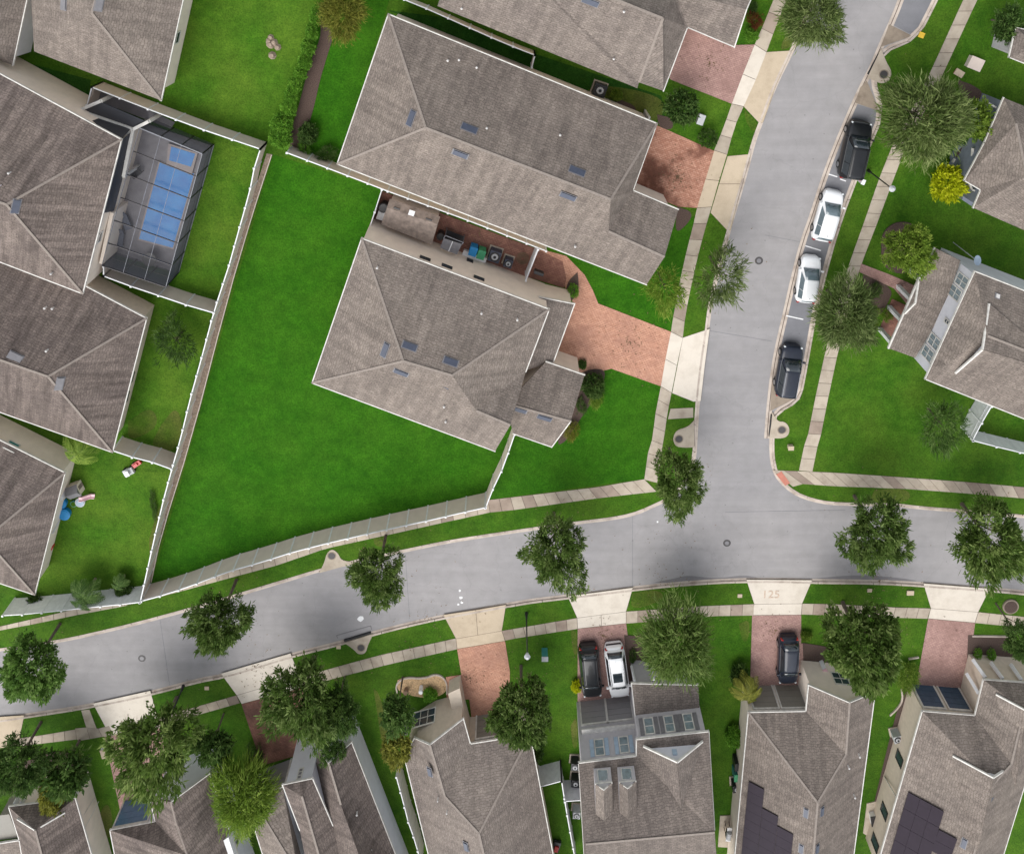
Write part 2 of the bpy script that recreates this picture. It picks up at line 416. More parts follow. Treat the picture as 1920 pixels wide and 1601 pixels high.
ow = kerb(we, orient(we, cw), 'concrete kerb round the big lawn block')
oe = kerb(ee, orient(ee, ce), 'concrete kerb round the right hand block and its parking bays')
os_ = kerb(se, orient(se, cs), 'concrete kerb in front of the lower row of houses')
def block(name, line, far, m, label):
    pts = offset(line, 0) + [Vector(p) for p in far]
    mb = MB(); mb.prism([tuple(p) for p in pts], -.1, LZ); tag(mb.build(name, m), label, kind=S)
block('lawn', ow, [(-200, -60), (-200, 90), (70, 90)], M['grass_mid'], 'lawn ground of the left block')
block('lawn', oe, [(200, -60), (200, 90), (60, 90)][0:2] + [(80, 90)], M['grass_mid'], 'lawn ground of the right block')
block('lawn', os_, [(200, -190), (-200, -190)], M['grass_mid'], 'lawn ground of the lower block')
ZC_ = [0]
def dz_(): ZC_[0] += 1; return ZC_[0]*.0006
# lawn patches of their own colour
def patch(pts, m, z=LZ+.004, name='lawn', label=None, sm=0):
    w_ = W2(pts, z)
    if sm:
        w_ = smooth(w_+[w_[0]], sm)[:-1]
    return sheet(name, w_, z, M[m], kind=S, label=label)
patch([(512,290),(716,355),(690,445),(1030,575),(960,815),(908,928),(790,955),(700,973),(600,997),(500,1026),(380,1064),(284,1092),(340,900),(420,610)], 'grass_deep', label='deep green mown lawn beside the main house')
patch([(963,812),(1090,700),(1146,691),(1239,724),(1208,899),(1165,903),(915,937),(925,905)], 'grass_deep', label='deep green front lawn at the corner')
patch([(1050,470),(1090,510),(1122,569),(1258,622),(1277,516),(1304,405),(1258,420),(1212,530)], 'grass_deep', label='green front lawn between two driveways')
patch([(605,0),(730,0),(640,310),(548,292),(560,200)], 'grass_deep', z=LZ+.004, label='shaded lawn behind the hedge')
patch([(343,0),(598,0),(545,250),(500,280),(300,200)], 'grass_yellow', label='yellowish back lawn at the top')
patch([(395,262),(488,285),(404,585),(325,548)], 'grass_yellow', label='yellowish grass strip beside the pool cage')
patch([(288,553),(395,590),(325,850),(215,830)], 'grass_yellow', label='yellowish back lawn with a dark shrub')
patch([(125,880),(320,885),(270,1112),(66,1118)], 'grass_yellow', label='yellowish back lawn with toys')
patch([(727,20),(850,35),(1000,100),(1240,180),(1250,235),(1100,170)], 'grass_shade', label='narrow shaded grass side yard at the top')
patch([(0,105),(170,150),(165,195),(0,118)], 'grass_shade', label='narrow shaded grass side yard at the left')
# strips of bare soil between fence and edging
patch([(500,288),(510,290),(474,400),(427,560),(358,822),(300,1008),(282,1090),(272,1108),(300,985),(349,800),(418,555),(462,405)], 'dirt', z=LZ+.008, name='soil_strip')

# parking bays, concrete triangles, painted lines
Z1 = .004
def road_sheet(name, pts, m, z=Z1, label=None): return sheet(name, W2(pts, z), z, M[m], kind=S, label=label)
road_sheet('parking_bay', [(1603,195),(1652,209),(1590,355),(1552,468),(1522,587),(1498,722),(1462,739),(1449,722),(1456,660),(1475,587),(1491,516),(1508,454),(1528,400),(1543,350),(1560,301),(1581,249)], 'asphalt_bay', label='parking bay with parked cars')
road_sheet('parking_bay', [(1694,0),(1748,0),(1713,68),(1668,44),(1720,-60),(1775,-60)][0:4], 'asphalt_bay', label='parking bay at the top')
def ribbon(name, pts, wd, m, z, label=None):
    c = smooth(W2(pts, z), 1); a = offset(c, wd/2); b = offset(c, -wd/2)
    mb = MB()
    for i in range(len(c)-1):
        mb.quad((*a[i], z), (*a[i+1], z), (*b[i+1], z), (*b[i], z))
    o = mb.build(name, M[m]); return tag(o, label, kind=S)
GL = [(1720,-80),(1693,-10),(1677,32),(1655,80),(1634,130),(1622,152),(1603,192),(1578,250),(1557,302),(1540,351),(1524,402),(1505,455),(1489,517),(1473,588),(1456,661),(1448,713),(1442,768),(1438,822)]
gl = ribbon('gutter_strip', GL, .52, 'kerb_concrete', .010, 'flush concrete gutter between road and parking bays')
ribbon('gutter_joint', GL, .07, 'joint', .014)
rz_ = Z1+.008
road_sheet('concrete_apron', [(1625,151),(1649,209),(1603,193),(1613,165)], 'concrete_dirty', rz_+.004)
road_sheet('concrete_apron', [(1667,46),(1711,68),(1651,89)], 'concrete_dirty', rz_+.004)
road_sheet('concrete_apron', [(1447,716),(1462,739),(1489,742),(1491,747),(1444,771)], 'concrete_dirty', rz_+.004)
for a, b in (((1510,461),(1539,470)),((1474,592),(1506,599)),((1554,327),(1570,332)),((1575,336),(1586,340))):
    mb = MB(); A = P(*a, .009); B = P(*b, .009); A.z = B.z = 0; mb.bar(A+Vector((0,0,.012)), B+Vector((0,0,.012)), .10, .006); tag(mb.build('bay_line', M['paint_white']), 'white painted line across a parking bay', kind=S)
# puddles and stains along the kerb
for pts in ([(1225,1092),(1265,1084),(1290,1078),(1345,1085),(1395,1077),(1425,1084),(1440,1083),(1340,1086),(1258,1092)],
            [(1520,1085),(1590,1078),(1645,1079),(1700,1085),(1728,1090),(1644,1087)]):
    patch2 = smooth(W2(pts, Z1), 2); sheet('wet_stain', patch2, Z1, M['asphalt_wet'], kind=S)
A = [(633,1196),(631,1191),(695,1173),(697,1180)]
mb = MB()
for a, b in zip(A, A[1:]): mb.bar(P(*a,.01), P(*b,.01), .07, .01)
tag(mb.build('road_cut', M['asphalt_wet']), kind=S)
mb = MB()
for c_, r in (((862,1107),.16),((864,1120),.2),((866,1129),.15),((859,1133),.13),((676,1160),.35),((1233,978),.12)):
    p = P(*c_, .006); mb.poly([(p.x+r*random.uniform(.6,1.1)*math.cos(t), p.y+r*random.uniform(.5,1.1)*math.sin(t), .007) for t in [i*.785 for i in range(8)]])
tag(mb.build('paint_spots', M['paint_white']), kind=S)

# ------------------------------------------------------------------ pavements, aprons, driveways
def pavement(name, A, B, step, label, m='concrete'):
    a = W2(A, LZ); b = W2(B, LZ)
    n = max(1, round((length(a)+length(b))/2/step)); a = resample(a, n); b = resample(b, n)
    par = sheet(name, a+b[::-1], LZ+.006, M['joint'], kind=S, label=label)
    for i in range(n):
        d1 = (a[i+1]-a[i]).normalized()*.022; d2 = (b[i+1]-b[i]).normalized()*.022
        slab('slab', [a[i]+d1, a[i+1]-d1, b[i+1]-d2, b[i]+d2], LZ, LZ+.03+random.uniform(0,.006), M['concrete_brown' if m == 'concrete' and random.random() < (.45 if 'stained' in label else .13) else m], par)
    return par
def apron(pts, m, label, cuts=()):
    """concrete crossing, split into its cast slabs by cut lines (index pairs handled as separate polygons)"""
    par = sheet('driveway_apron', W2(pts, LZ), LZ+.012, M['joint'], kind=S, label=label)
    for poly in (cuts or (pts,)):
        slab('slab', offset_in(W2(poly, LZ), .02), LZ, LZ+.019, M[m], par)
def offset_in(pts, d):
    a = sum(pts[i].x*pts[(i+1)%len(pts)].y-pts[(i+1)%len(pts)].x*pts[i].y for i in range(len(pts)))
    return offset(pts, -d if a > 0 else d, True)
def area_in(pts, d): return offset_in(pts, d)
pavement('pavement', [(1208,899),(1215,848),(1224,820),(1228,780),(1239,724)], [(1232,905),(1240,848),(1247,806),(1251,775),(1259,736)], 1.35, 'pavement slabs beside the corner front lawn')
pavement('pavement', [(1239,724),(1245,690),(1251,652),(1258,622)], [(1259,736),(1266,700),(1273,665),(1280,633)], 2.2, 'pavement slabs across the pink driveway', 'concrete_pale')
pavement('pavement', [(1258,622),(1262,595),(1277,516),(1288,468),(1304,405),(1307,390)], [(1280,633),(1285,590),(1296,535),(1310,473),(1330,400),(1334,388)], 1.6, 'pavement slabs beside the leaning small tree')
pavement('pavement', [(1307,390),(1318,352),(1339,282)], [(1334,388),(1343,355),(1363,290)], 3.0, 'pavement slabs across the rust driveway', 'concrete_warm')
pavement('pavement', [(1339,282),(1358,236),(1372,195)], [(1363,290),(1377,238),(1394,200)], 1.7, 'pavement slabs beside the round bush')
pavement('pavement', [(1372,195),(1391,144),(1415,84)], [(1394,200),(1421,141),(1437,98)], 2.6, 'pavement slabs across the top driveway', 'concrete_pale')
pavement('pavement', [(1415,84),(1434,41),(1450,0),(1480,-70)], [(1437,98),(1459,38),(1475,0),(1505,-70)], 1.5, 'pavement slabs at the top beside the red shrub')
pavement('pavement', [(-30,1180),(0,1174),(70,1158),(135,1143),(266,1109),(339,1088),(434,1061),(520,1037),(610,1008),(710,985),(832,958),(915,937)], [(-30,1188),(0,1181),(70,1168),(135,1154),(236,1135),(339,1108),(434,1082),(520,1059),(610,1028),(710,1006),(832,979),(919,960)], 1.15, 'pavement slabs along the long beige fence')
pavement('pavement', [(915,937),(960,932),(1120,913),(1208,898)], [(919,960),(960,956),(1117,934),(1231,921)], 1.1, 'stained pavement slabs below the corner lawn')
pavement('pavement', [(1860,-110),(1806,0),(1763,95),(1733,160),(1704,216),(1676,266),(1649,333),(1620,417),(1594,489),(1584,522),(1566,590),(1548,657),(1530,739),(1514,820),(1508,834),(1498,882)], [(1888,-110),(1832,0),(1788,95),(1758,160),(1730,216),(1701,268),(1671,347),(1645,417),(1617,489),(1606,522),(1589,590),(1571,660),(1554,739),(1538,820),(1533,834),(1523,884)], 1.25, 'long pavement on the right side of the parking bays')
pavement('pavement', [(1448,881),(1495,883),(1567,886),(1698,895),(1806,903),(1920,913),(2100,930)], [(1486,912),(1494,906),(1563,911),(1698,916),(1806,924),(1920,934),(2100,952)], 1.1, 'pavement slabs running right from the corner ramp')
tag(slab('tactile_pad', W2([(1455,889),(1465,883),(1481,905),(1472,910)], LZ), LZ, LZ+.045, M['tactile']), 'small red tactile pad on the corner kerb ramp', 'tactile pad')
for A, B, l in (([(37,1383),(76,1378),(141,1367),(163,1363)], [(35,1397),(78,1393),(144,1385),(165,1381)], 'brown pavement slabs at the lower left'),
             ([(141,1365),(163,1363),(181,1366),(205,1360)], [(146,1388),(165,1385),(197,1379),(215,1378)], 'pale wide pavement slabs beside a grass triangle'),
             ([(290,1347),(352,1329),(444,1303)], [(300,1362),(358,1343),(450,1317)], 'pavement slabs behind the large lower left tree'),
             ([(556,1270),(594,1260),(711,1228),(855,1196)], [(566,1288),(608,1276),(727,1245),(857,1216)], 'pavement slabs between two lower driveways'),
             ([(941,1182),(960,1179),(1082,1158)], [(947,1200),(960,1197),(1083,1178)], 'pavement slabs crossed by the lamp pole'),
             ([(1174,1146),(1230,1142),(1312,1136),(1414,1132)], [(1174,1168),(1240,1163),(1339,1154),(1413,1153)], 'pavement slabs left of the numbered driveway apron'),
             ([(1504,1131),(1560,1132),(1671,1138),(1745,1140)], [(1502,1151),(1560,1153),(1674,1157),(1739,1159)], 'pavement slabs right of the numbered driveway apron'),
             ([(1834,1147),(1920,1156),(2050,1170)], [(1828,1167),(1920,1176),(2050,1190)], 'pavement slabs at the lower right edge')):
    pavement('pavement', A, B, 1.08, l)
apron([(0,1343),(46,1340),(37,1382),(35,1396),(0,1402),(-60,1412),(-60,1356)], 'concrete_warm', 'driveway apron at the lower left corner')
apron([(174,1318),(282,1294),(296,1345),(300,1365),(212,1385),(205,1376)], 'concrete_pale', 'driveway apron under the large lower left tree')
apron([(414,1262),(545,1224),(562,1268),(568,1288),(453,1319),(444,1303)], 'concrete_pale', 'wide pale driveway apron left of the storm inlet', ([(414,1262),(545,1224),(562,1268),(444,1303)],[(444,1303),(562,1268),(568,1288),(453,1319)]))
apron([(831,1152),(949,1133),(941,1182),(947,1201),(857,1216),(855,1197)], 'concrete_warm', 'driveway apron in two slabs beside the lamp pole', ([(831,1152),(892,1143),(896,1190),(855,1197)],[(892,1143),(949,1133),(941,1182),(896,1190)],[(855,1197),(941,1182),(947,1201),(857,1216)]))
apron([(1064,1117),(1187,1101),(1174,1146),(1174,1168),(1083,1178),(1082,1158)], 'concrete_pale', 'driveway apron above two parked cars', ([(1064,1117),(1187,1101),(1174,1146),(1082,1158)],[(1082,1158),(1127,1152),(1128,1173),(1083,1178)],[(1127,1152),(1174,1146),(1174,1168),(1128,1173)]))
apron([(1399,1086),(1523,1087),(1504,1131),(1502,1152),(1410,1153),(1414,1132)], 'concrete_pale', 'driveway apron with faint painted numerals', ([(1399,1086),(1523,1087),(1504,1131),(1414,1132)],[(1414,1132),(1504,1131),(1502,1152),(1410,1153)]))
apron([(1731,1093),(1856,1103),(1834,1147),(1828,1167),(1740,1159),(1745,1140)], 'concrete_pale', 'driveway apron at the lower right', ([(1731,1093),(1856,1103),(1834,1147),(1745,1140)],[(1745,1140),(1834,1147),(1828,1167),(1740,1159)]))
apron([(1437,98),(1485,95),(1454,163),(1431,230),(1424,232),(1394,200)], 'concrete_warm', 'trapezoid driveway apron at the top')
apron([(1364,293),(1408,289),(1380,390),(1370,432),(1363,432),(1332,399)], 'concrete_warm', 'warm trapezoid apron of the rust driveway', ([(1364,293),(1408,289),(1391,345),(1348,345)],[(1348,345),(1391,345),(1380,390),(1370,432),(1363,432),(1332,399)]))
apron([(1280,633),(1331,616),(1322,682),(1314,752),(1300,753),(1260,737)], 'concrete_pale', 'apron of the pink driveway')
apron([(1257,766),(1300,764),(1300,783),(1252,786)], 'concrete', 'short concrete link from pavement to kerb')
apron([(152,1331),(168,1329),(182,1366),(163,1368)], 'concrete', 'narrow concrete link from kerb to pavement')
for pts in ([(1640,918),(1700,915),(1710,935),(1680,946),(1630,940)],[(700,1010),(722,1004),(728,1018),(716,1026),(702,1022)],[(1185,1112),(1230,1104),(1250,1120),(1210,1138),(1182,1140)],
            [(1100,170),(1190,205),(1235,235),(1250,190),(1200,170),(1130,160)],[(700,1290),(712,1300),(738,1400),(720,1420)],[(1070,1180),(1082,1182),(1083,1230),(1074,1225)],[(1385,1170),(1406,1160),(1404,1200),(1392,1205)],
            [(300,800),(330,760),(345,800),(325,850),(280,840)],[(480,320),(486,300),(468,360)],[(1395,205),(1425,235),(1412,250),(1398,228)],[(1480,90),(1462,96),(1470,70),(1500,60)],[(335,20),(350,10),(330,110),(305,190),(300,170)],
            [(180,1540),(200,1500),(212,1530),(208,1580)],[(1070,1360),(1082,1340),(1084,1400),(1074,1405)],[(240,790),(285,760),(300,800),(240,830)],[(280,1010),(300,940),(310,950),(280,1060)]):
    patch(pts, 'grass_worn', z=LZ+.010+dz_(), sm=2)
mb = MB()
for a, b in (((1434,441),(1512,456)),((1186,962),(1186,1098)),((1329,620),(1448,640)),((760,1040),(768,1160)),((300,1160),(318,1284)),((1360,960),(1585,956))):
    A_, B_ = P(*a, 0), P(*b, 0); mb.bar((A_.x,A_.y,.004), (B_.x,B_.y,.004), .035, .004)
tag(mb.build('road_seam', M['asphalt_bay']), kind=S)
# faint house number painted on an apron
def numeral(ch, u, v, h):
    cu = bpy.data.curves.new('numeral', 'FONT'); cu.body = ch; cu.size = h; cu.extrude = .002
    o = bpy.data.objects.new('painted_numerals', cu); p = P(u, v, LZ+.04); me = bpy.data.meshes.new_from_object(o); me.materials.clear(); me.materials.append(M['faded_paint'])
    o2 = bpy.data.objects.new('painted_numerals', me); o2.location = (p.x, p.y, LZ+.037); bpy.data.objects.remove(o); return link(o2)
plain('faded_paint', (.55,.45,.36), .9, var=.25, scale=8)
plain('faded_paint', (.52,.40,.31), .9, var=.25, scale=8)
tag(numeral('125', 1428, 1121, 1.15), 'faint brown painted numerals on a pale driveway apron', kind=S)
def drive(pts, m, label, name='driveway'): return sheet(name, W2(pts, LZ), LZ+.020+dz_(), M[m], kind=S, label=label)
drive([(1285,45),(1380,85),(1415,84),(1372,195),(1258,150),(1240,130)], 'paver_mauve', 'paver driveway at the top')
drive([(1220,230),(1339,283),(1307,390),(1272,388),(1180,350)], 'paver_rust', 'rust stained paver driveway')
drive([(1076,571),(1102,560),(1122,569),(1258,622),(1239,724),(1146,691),(1096,704),(1037,678)], 'paver_pink', 'pink paver driveway of the main house')
dp = [(1010,466),(1062,480),(1096,515),(1112,545),(1122,570),(1078,574),(1060,540),(1058,528),(1000,508)]
drive(dp, 'paver_pink', 'curved paver walk to the side gate', 'walk')
drive([(716,358),(1005,466),(1055,490),(1062,522),(1058,540),(690,430)], 'paver_dark', 'dark brick side patio between two houses', 'patio')
drive([(196,1379),(300,1364),(330,1500),(225,1516)], 'paver_mauve', 'driveway under the large lower left tree')
drive([(453,1319),(568,1288),(575,1410),(491,1434)], 'paver_dark', 'dark brick driveway beside a tree')
drive([(857,1216),(947,1201),(956,1257),(955,1345),(884,1345),(880,1310),(838,1312),(836,1268),(865,1264)], 'paver_pink', 'paver driveway with a side walk')
drive([(1083,1178),(1174,1168),(1177,1192),(1206,1190),(1212,1275),(1180,1310),(1083,1315)], 'paver_mauve', 'driveway with two parked cars')
drive([(1410,1153),(1502,1152),(1502,1205),(1532,1210),(1528,1290),(1406,1292)], 'paver_mauve', 'driveway with one parked car')
drive([(1740,1159),(1828,1167),(1812,1292),(1716,1292)], 'paver_mauve', 'long driveway at the lower right')
drive([(1614,494),(1674,517),(1716,536),(1700,570),(1676,541),(1611,510)], 'paver_mauve', 'front walk of the right hand house', 'walk')
drive([(1672,560),(1705,575),(1680,640),(1650,612)], 'paver_dark', 'front patio of the right hand house', 'patio')
# planting beds
def bed(pts, m='mulch', label=None): return patch(pts, m, z=LZ+.022+dz_(), name='planting_bed', label=label, sm=2)
bed([(1655,440),(1672,418),(1700,415),(1725,438),(1735,470),(1700,520),(1650,500)]); bed([(1618,515),(1676,540),(1665,570),(1645,600),(1620,550)])
bed([(1796,150),(1825,160),(1845,175),(1830,195),(1800,185)]); bed([(1232,215),(1262,222),(1262,245),(1235,240)])
bed([(1160,186),(1195,200),(1190,225),(1150,195)]); bed([(590,20),(606,60),(580,120),(560,200),(540,260),(540,286),(575,290),(572,255),(588,205),(600,150),(612,110),(628,60)])
bed([(1078,705),(1110,690),(1140,695),(1120,740),(1085,790),(1060,830),(1040,835)]); bed([(1270,388),(1300,398),(1290,420),(1265,440)])
bed([(1815,1190),(1920,1195),(1920,1280),(1812,1290)]); bed([(1505,1205),(1570,1215),(1565,1290),(1508,1285)])
bed([(1083,510),(1086,540),(1075,565),(1062,560),(1062,530)]); bed([(1170,1190),(1215,1195),(1215,1285),(1180,1290)])
bed([(1640,1500),(1664,1400),(1690,1300),(1715,1290),(1650,1560)]); bed([(20,1440),(110,1400),(160,1430),(150,1500),(10,1500)])
bed([(745,1275),(760,1268),(795,1270),(820,1262),(836,1275),(838,1300),(800,1310),(745,1298)], 'gravel_tan', 'tan pebble bed with a curved stone edge')

# ------------------------------------------------------------------ houses
def attach(o, root):
    o.parent = root; o.location = -root.location; return o
class House:
    def __init__(s, name, label, base, group='houses of the neighbourhood', cat='house'):
        b = P(*base, 0); s.root = empty(name, (b.x, b.y, LZ), label, cat, group); s.tris = []; s.walls = {}
    def body(s, V, outline, faces, roof='shingle', wall='stucco_beige', oh=.40, caps=(), skip=(), walls=True, gut=.085, z0=LZ, trim='white_trim'):
        W = {k: P(*p) for k, p in V.items()}
        me = bpy.data.meshes.new('roof'); keys = list(W); idx = {k: i for i, k in enumerate(keys)}
        fl = []
        for f in faces:
            p = [W[k] for k in f]; n = Vector((0,0,0))
            for i in range(len(p)): n += p[i].cross(p[(i+1) % len(p)])
            f2 = list(f) if n.z > 0 else list(f)[::-1]
            fl.append([idx[k] for k in f2]); n = n if n.z > 0 else -n; n.normalize()
            for i in range(1, len(f2)-1): s.tris.append((W[f2[0]], W[f2[i]], W[f2[i+1]], n))
        me.from_pydata([tuple(W[k]) for k in keys], [], fl); me.update()
        uv = me.uv_layers.new(name='UVMap')
        for p in me.polygons:
            n = p.normal; U = Vector((0,0,1)).cross(n)
            U = Vector((1,0,0)) if U.length < 1e-3 else U.normalized()
            Vd = n.cross(U)
            for li in p.loop_indices:
                c = me.vertices[me.loops[li].vertex_index].co; uv.data[li].uv = (c.dot(U), c.dot(Vd))
        me.materials.append(M[roof]); ro = bpy.data.objects.new('roof', me); link(ro); attach(ro, s.root)
        md = ro.modifiers.new('thick', 'SOLIDIFY'); md.thickness = .12; md.offset = -1
        s.last = ro
        ol = [W[k] for k in outline]; o2 = [v2(p) for p in ol]
        area = sum(o2[i].x*o2[(i+1)%len(o2)].y-o2[(i+1)%len(o2)].x*o2[i].y for i in range(len(o2)))
        ins = offset(o2, -oh if area > 0 else oh, True)
        if walls:
            mb = MB(); n = len(ins)
            for i in range(n):
                j = (i+1) % n; a, b = ins[i], ins[j]
                q = [(a.x,a.y,z0-.05),(b.x,b.y,z0-.05),(b.x,b.y,ol[j].z-.12),(a.x,a.y,ol[i].z-.12)]
                mb.poly(q if area > 0 else q[::-1])
                s.walls[outline[i]+outline[j]] = (a, b, 1 if area > 0 else -1)
            attach(mb.build('wall', M[wall]), s.root)
        for i in range(len(ol)):
            j = (i+1) % len(ol)
            if outline[i]+outline[j] in skip: continue
            d = (ol[j]-ol[i]).normalized()*.05; mb = MB()
            mb.bar(ol[i]-d+Vector((0,0,-.055)), ol[j]+d+Vector((0,0,-.055)), gut, .15)
            attach(mb.build('gutter' if abs(ol[i].z-ol[j].z) < .05 else 'rake_board', M[trim]), s.root)
        if caps:
            mb = MB()
            for a, b in caps: mb.bar(W[a]+Vector((0,0,.008)), W[b]+Vector((0,0,.008)), .19, .035)
            attach(mb.build('ridge_cap', M['ridge_cap']), s.root)
        return W
    def hit(s, u, v):
        d = ray(u, v); best = None
        for a, b, c, n in s.tris:
            dn = d.dot(n)
            if abs(dn) < 1e-6: continue
            n2 = (b-a).cross(c-a)
            k = (a-C0).dot(n2)/d.dot(n2) if abs(d.dot(n2)) > 1e-9 else None
            if k is None: continue
            p = C0+d*k; ok = True
            for x, y in ((a,b),(b,c),(c,a)):
                cr = (y.x-x.x)*(p.y-x.y)-(y.y-x.y)*(p.x-x.x)
                if cr*(1 if n2.z > 0 else -1) < -1e-4: ok = False
            if ok and (best is None or p.z > best[0].z): best = (p, n)
        return best
    def vents(s, pts, sz=(.95,.42), m='vent_dark', name='roof_vent', h=.10):
        for u, v in pts:
            r = s.hit(u, v)
            if not r: continue
            p, n = r; U = Vector((0,0,1)).cross(n).normalized(); Vd = n.cross(U)
            R3 = Matrix((U, Vd, n)).transposed()
            mb = MB(); mb.box(p+n*(h/2+.005), (sz[0]*random.uniform(.94,1.04), sz[1], h), R3)
            o = attach(mb.build(name, M[m]), s.root)
            mb = MB(); mb.box(p+n*.02+Vd*-.0, (sz[0]+.16, sz[1]+.14, .03), R3); mb.build('flashing', M['vent_grey'], o)
    def pipes(s, pts, r=.065):
        for u, v in pts:
            h_ = s.hit(u, v)
            if not h_: continue
            p, n = h_; mb = MB(); mb.cyl(p-n*.05, p+Vector((0,0,.30)), r, n=8)
            mb.cyl(p+Vector((0,0,.30)), p+Vector((0,0,.36)), r*1.5, r*.5, n=8)
            attach(mb.build('vent_pipe', M['pipe_white']), s.root)
    def on_wall(s, seg, u, v):
        a, b, sg = s.walls[seg]; t = (b-a).normalized(); n = Vector((t.y, -t.x))*sg; n3 = Vector((n.x, n.y, 0))
        d = ray(u, v); k = (Vector((a.x,a.y,0))-Vector((C0.x,C0.y,0))).dot(n3)/d.dot(n3)
        return C0+d*k, Vector((t.x,t.y,0)), n3
    def panel(s, seg, u, v, w_, h, name='window', frame='white_trim', glass='dark_glass', grid=(1,2), fr=.09, zc=None, depth=.06):
        p, t, n = s.on_wall(seg, u, v)
        if zc is not None: p = p + Vector((0,0,zc-p.z))
        Z = Vector((0,0,1)); R3 = Matrix((t, Z.cross(t), Z)).transposed()
        mb = MB()
        for sx in (-1, 1): mb.box(p+n*depth/2+t*(sx*(w_/2)), (fr, depth, h+fr), R3)
        for k in range(grid[1]+1): mb.box(p+n*depth/2+Z*(-h/2+h*k/grid[1]), (w_, depth*.96, fr if k in (0, grid[1]) else fr*.6), R3)
        for k in range(1, grid[0]): mb.box(p+n*depth/2+t*(-w_/2+w_*k/grid[0]), (fr*.6, depth*.92, h), R3)
        o = attach(mb.build(name, M[frame]), s.root)
        for i in range(grid[0]):
            for j in range(grid[1]):
                c = p+n*(depth*.3)+t*(-w_/2+w_*(i+.5)/grid[0])+Z*(-h/2+h*(j+.5)/grid[1])
                m2 = MB(); m2.box(c, (w_/grid[0]-.02, .02, h/grid[1]-.02), R3); m2.build('pane', M[glass], o)
        return o, p, t, n, R3
    def garage(s, seg, u, v, w_, h, col, frame='white_trim', z0=LZ):
        p, t, n = s.on_wall(seg, u, v); p.z = z0+h/2+.02
        Z = Vector((0,0,1)); R3 = Matrix((t, Z.cross(t), Z)).transposed(); mb = MB()
        for sx in (-1, 1): mb.box(p+n*.05+t*(sx*(w_/2+.06)), (.14, .12, h+.1), R3)
        mb.box(p+n*.05+Z*(h/2+.06), (w_+.26, .125, .14), R3)
        o = attach(mb.build('garage_door', M[frame]), s.root)
        for k in range(4):
            m2 = MB(); m2.box(p+n*.02+Z*(-h/2+h*(k+.5)/4), (w_, .05, h/4-.025), R3); m2.build('panel', M[col], o)
        return o
    def block(s, pts, z0, z1, m, name):
        mb = MB(); mb.prism([tuple(v2(P(u, v, z1))) for u, v in pts], z0, z1); return attach(mb.build(name, M[m]), s.root)
    def bars(s, segs, wd, ht, m, name, parent=None):
        for a, b in segs:
            mb = MB(); mb.bar(P(*a), P(*b), wd, ht); attach(mb.build(name, M[m]), s.root)
def link_to(o, par): o.parent = par; return o

def uvroof(mb, name, mat, parent_attach):
    me = mb.mesh(name); uvl = me.uv_layers.new(name='UVMap')
    for p_ in me.polygons:
        n_ = p_.normal if p_.normal.z > 0 else -p_.normal
        U_ = Vector((0,0,1)).cross(n_); U_ = U_.normalized() if U_.length > 1e-3 else Vector((1,0,0)); V_ = n_.cross(U_)
        for li in p_.loop_indices: q_ = me.vertices[me.loops[li].vertex_index].co; uvl.data[li].uv = (q_.dot(U_), q_.dot(V_))
    me.materials.append(M[mat]); o = attach(link(bpy.data.objects.new(name, me)), parent_attach); return o
def zat(H, x, y):
    best = -1
    for a, b, c, n in H.tris:
        d = (b.y-c.y)*(a.x-c.x)+(c.x-b.x)*(a.y-c.y)
        if abs(d) < 1e-9: continue
        l1 = ((b.y-c.y)*(x-c.x)+(c.x-b.x)*(y-c.y))/d; l2 = ((c.y-a.y)*(x-c.x)+(a.x-c.x)*(y-c.y))/d; l3 = 1-l1-l2
        if min(l1,l2,l3) > -1e-4: best = max(best, l1*a.z+l2*b.z+l3*c.z)
    return best
def pediment(H, L, Pk, Rr, wall='stucco_white', vent=None, roof='shingle', zl=None, lift=.10):
    """small front gable standing on a roof slope: rake boards, triangular wall, and its own little roof running back"""
    hl, hr = H.hit(*L), H.hit(*Rr)
    a = hl[0]+Vector((0,0,lift)) if hl else P(*L, zl); c = hr[0]+Vector((0,0,lift)) if hr else P(*Rr, zl if zl else a.z)
    zz = max(a.z, c.z) if abs(a.z-c.z) < 1.5 else None
    t = Vector((c.x-a.x, c.y-a.y, 0)).normalized(); n = Vector((t.y,-t.x,0))
    if n.dot(Vector((-a.x,-a.y,0))) < 0: n = -n
    d = ray(*Pk); k = (a-C0).dot(n)/d.dot(n); b = C0+d*k
    s_ = max(.05, min(.95, (b-a).dot(t)/max(.1,(c-a).dot(t))))
    b.z = max(b.z, a.z*(1-s_)+c.z*s_+.5)
    o = None
    for p, q in ((a,b),(b,c)):
        mb = MB(); mb.bar(p, q, .13, .14); x_ = attach(mb.build('gable_trim', M['white_trim']), H.root); o = o or x_
    off = -n*.30; mb = MB(); mb.poly([a+off-Vector((0,0,.4)), c+off-Vector((0,0,.4)), c+off-Vector((0,0,.08)), b+off-Vector((0,0,.10)), a+off-Vector((0,0,.08))])
    attach(mb.build('gable_wall', M[wall]), H.root)
    if vent:
        p = (a+b+c)/3+off+n*.05; m2 = MB(); m2.box((p.x, p.y, p.z), (vent, .08, .45)); attach(m2.build('gable_vent', M['shutter_blue']), H.root)
    dist = 8.0
    for i in range(1, 60):
        q = b-n*(i*.15)
        if zat(H, q.x, q.y) >= b.z-.02: dist = i*.15; break
    r = b-n*dist; mb = MB()
    mb.poly([a, r, b]); mb.poly([b, r, c]); ro = uvroof(mb, 'gable_roof', roof, H.root)
    md = ro.modifiers.new('t', 'SOLIDIFY'); md.thickness = .08; md.offset = 0

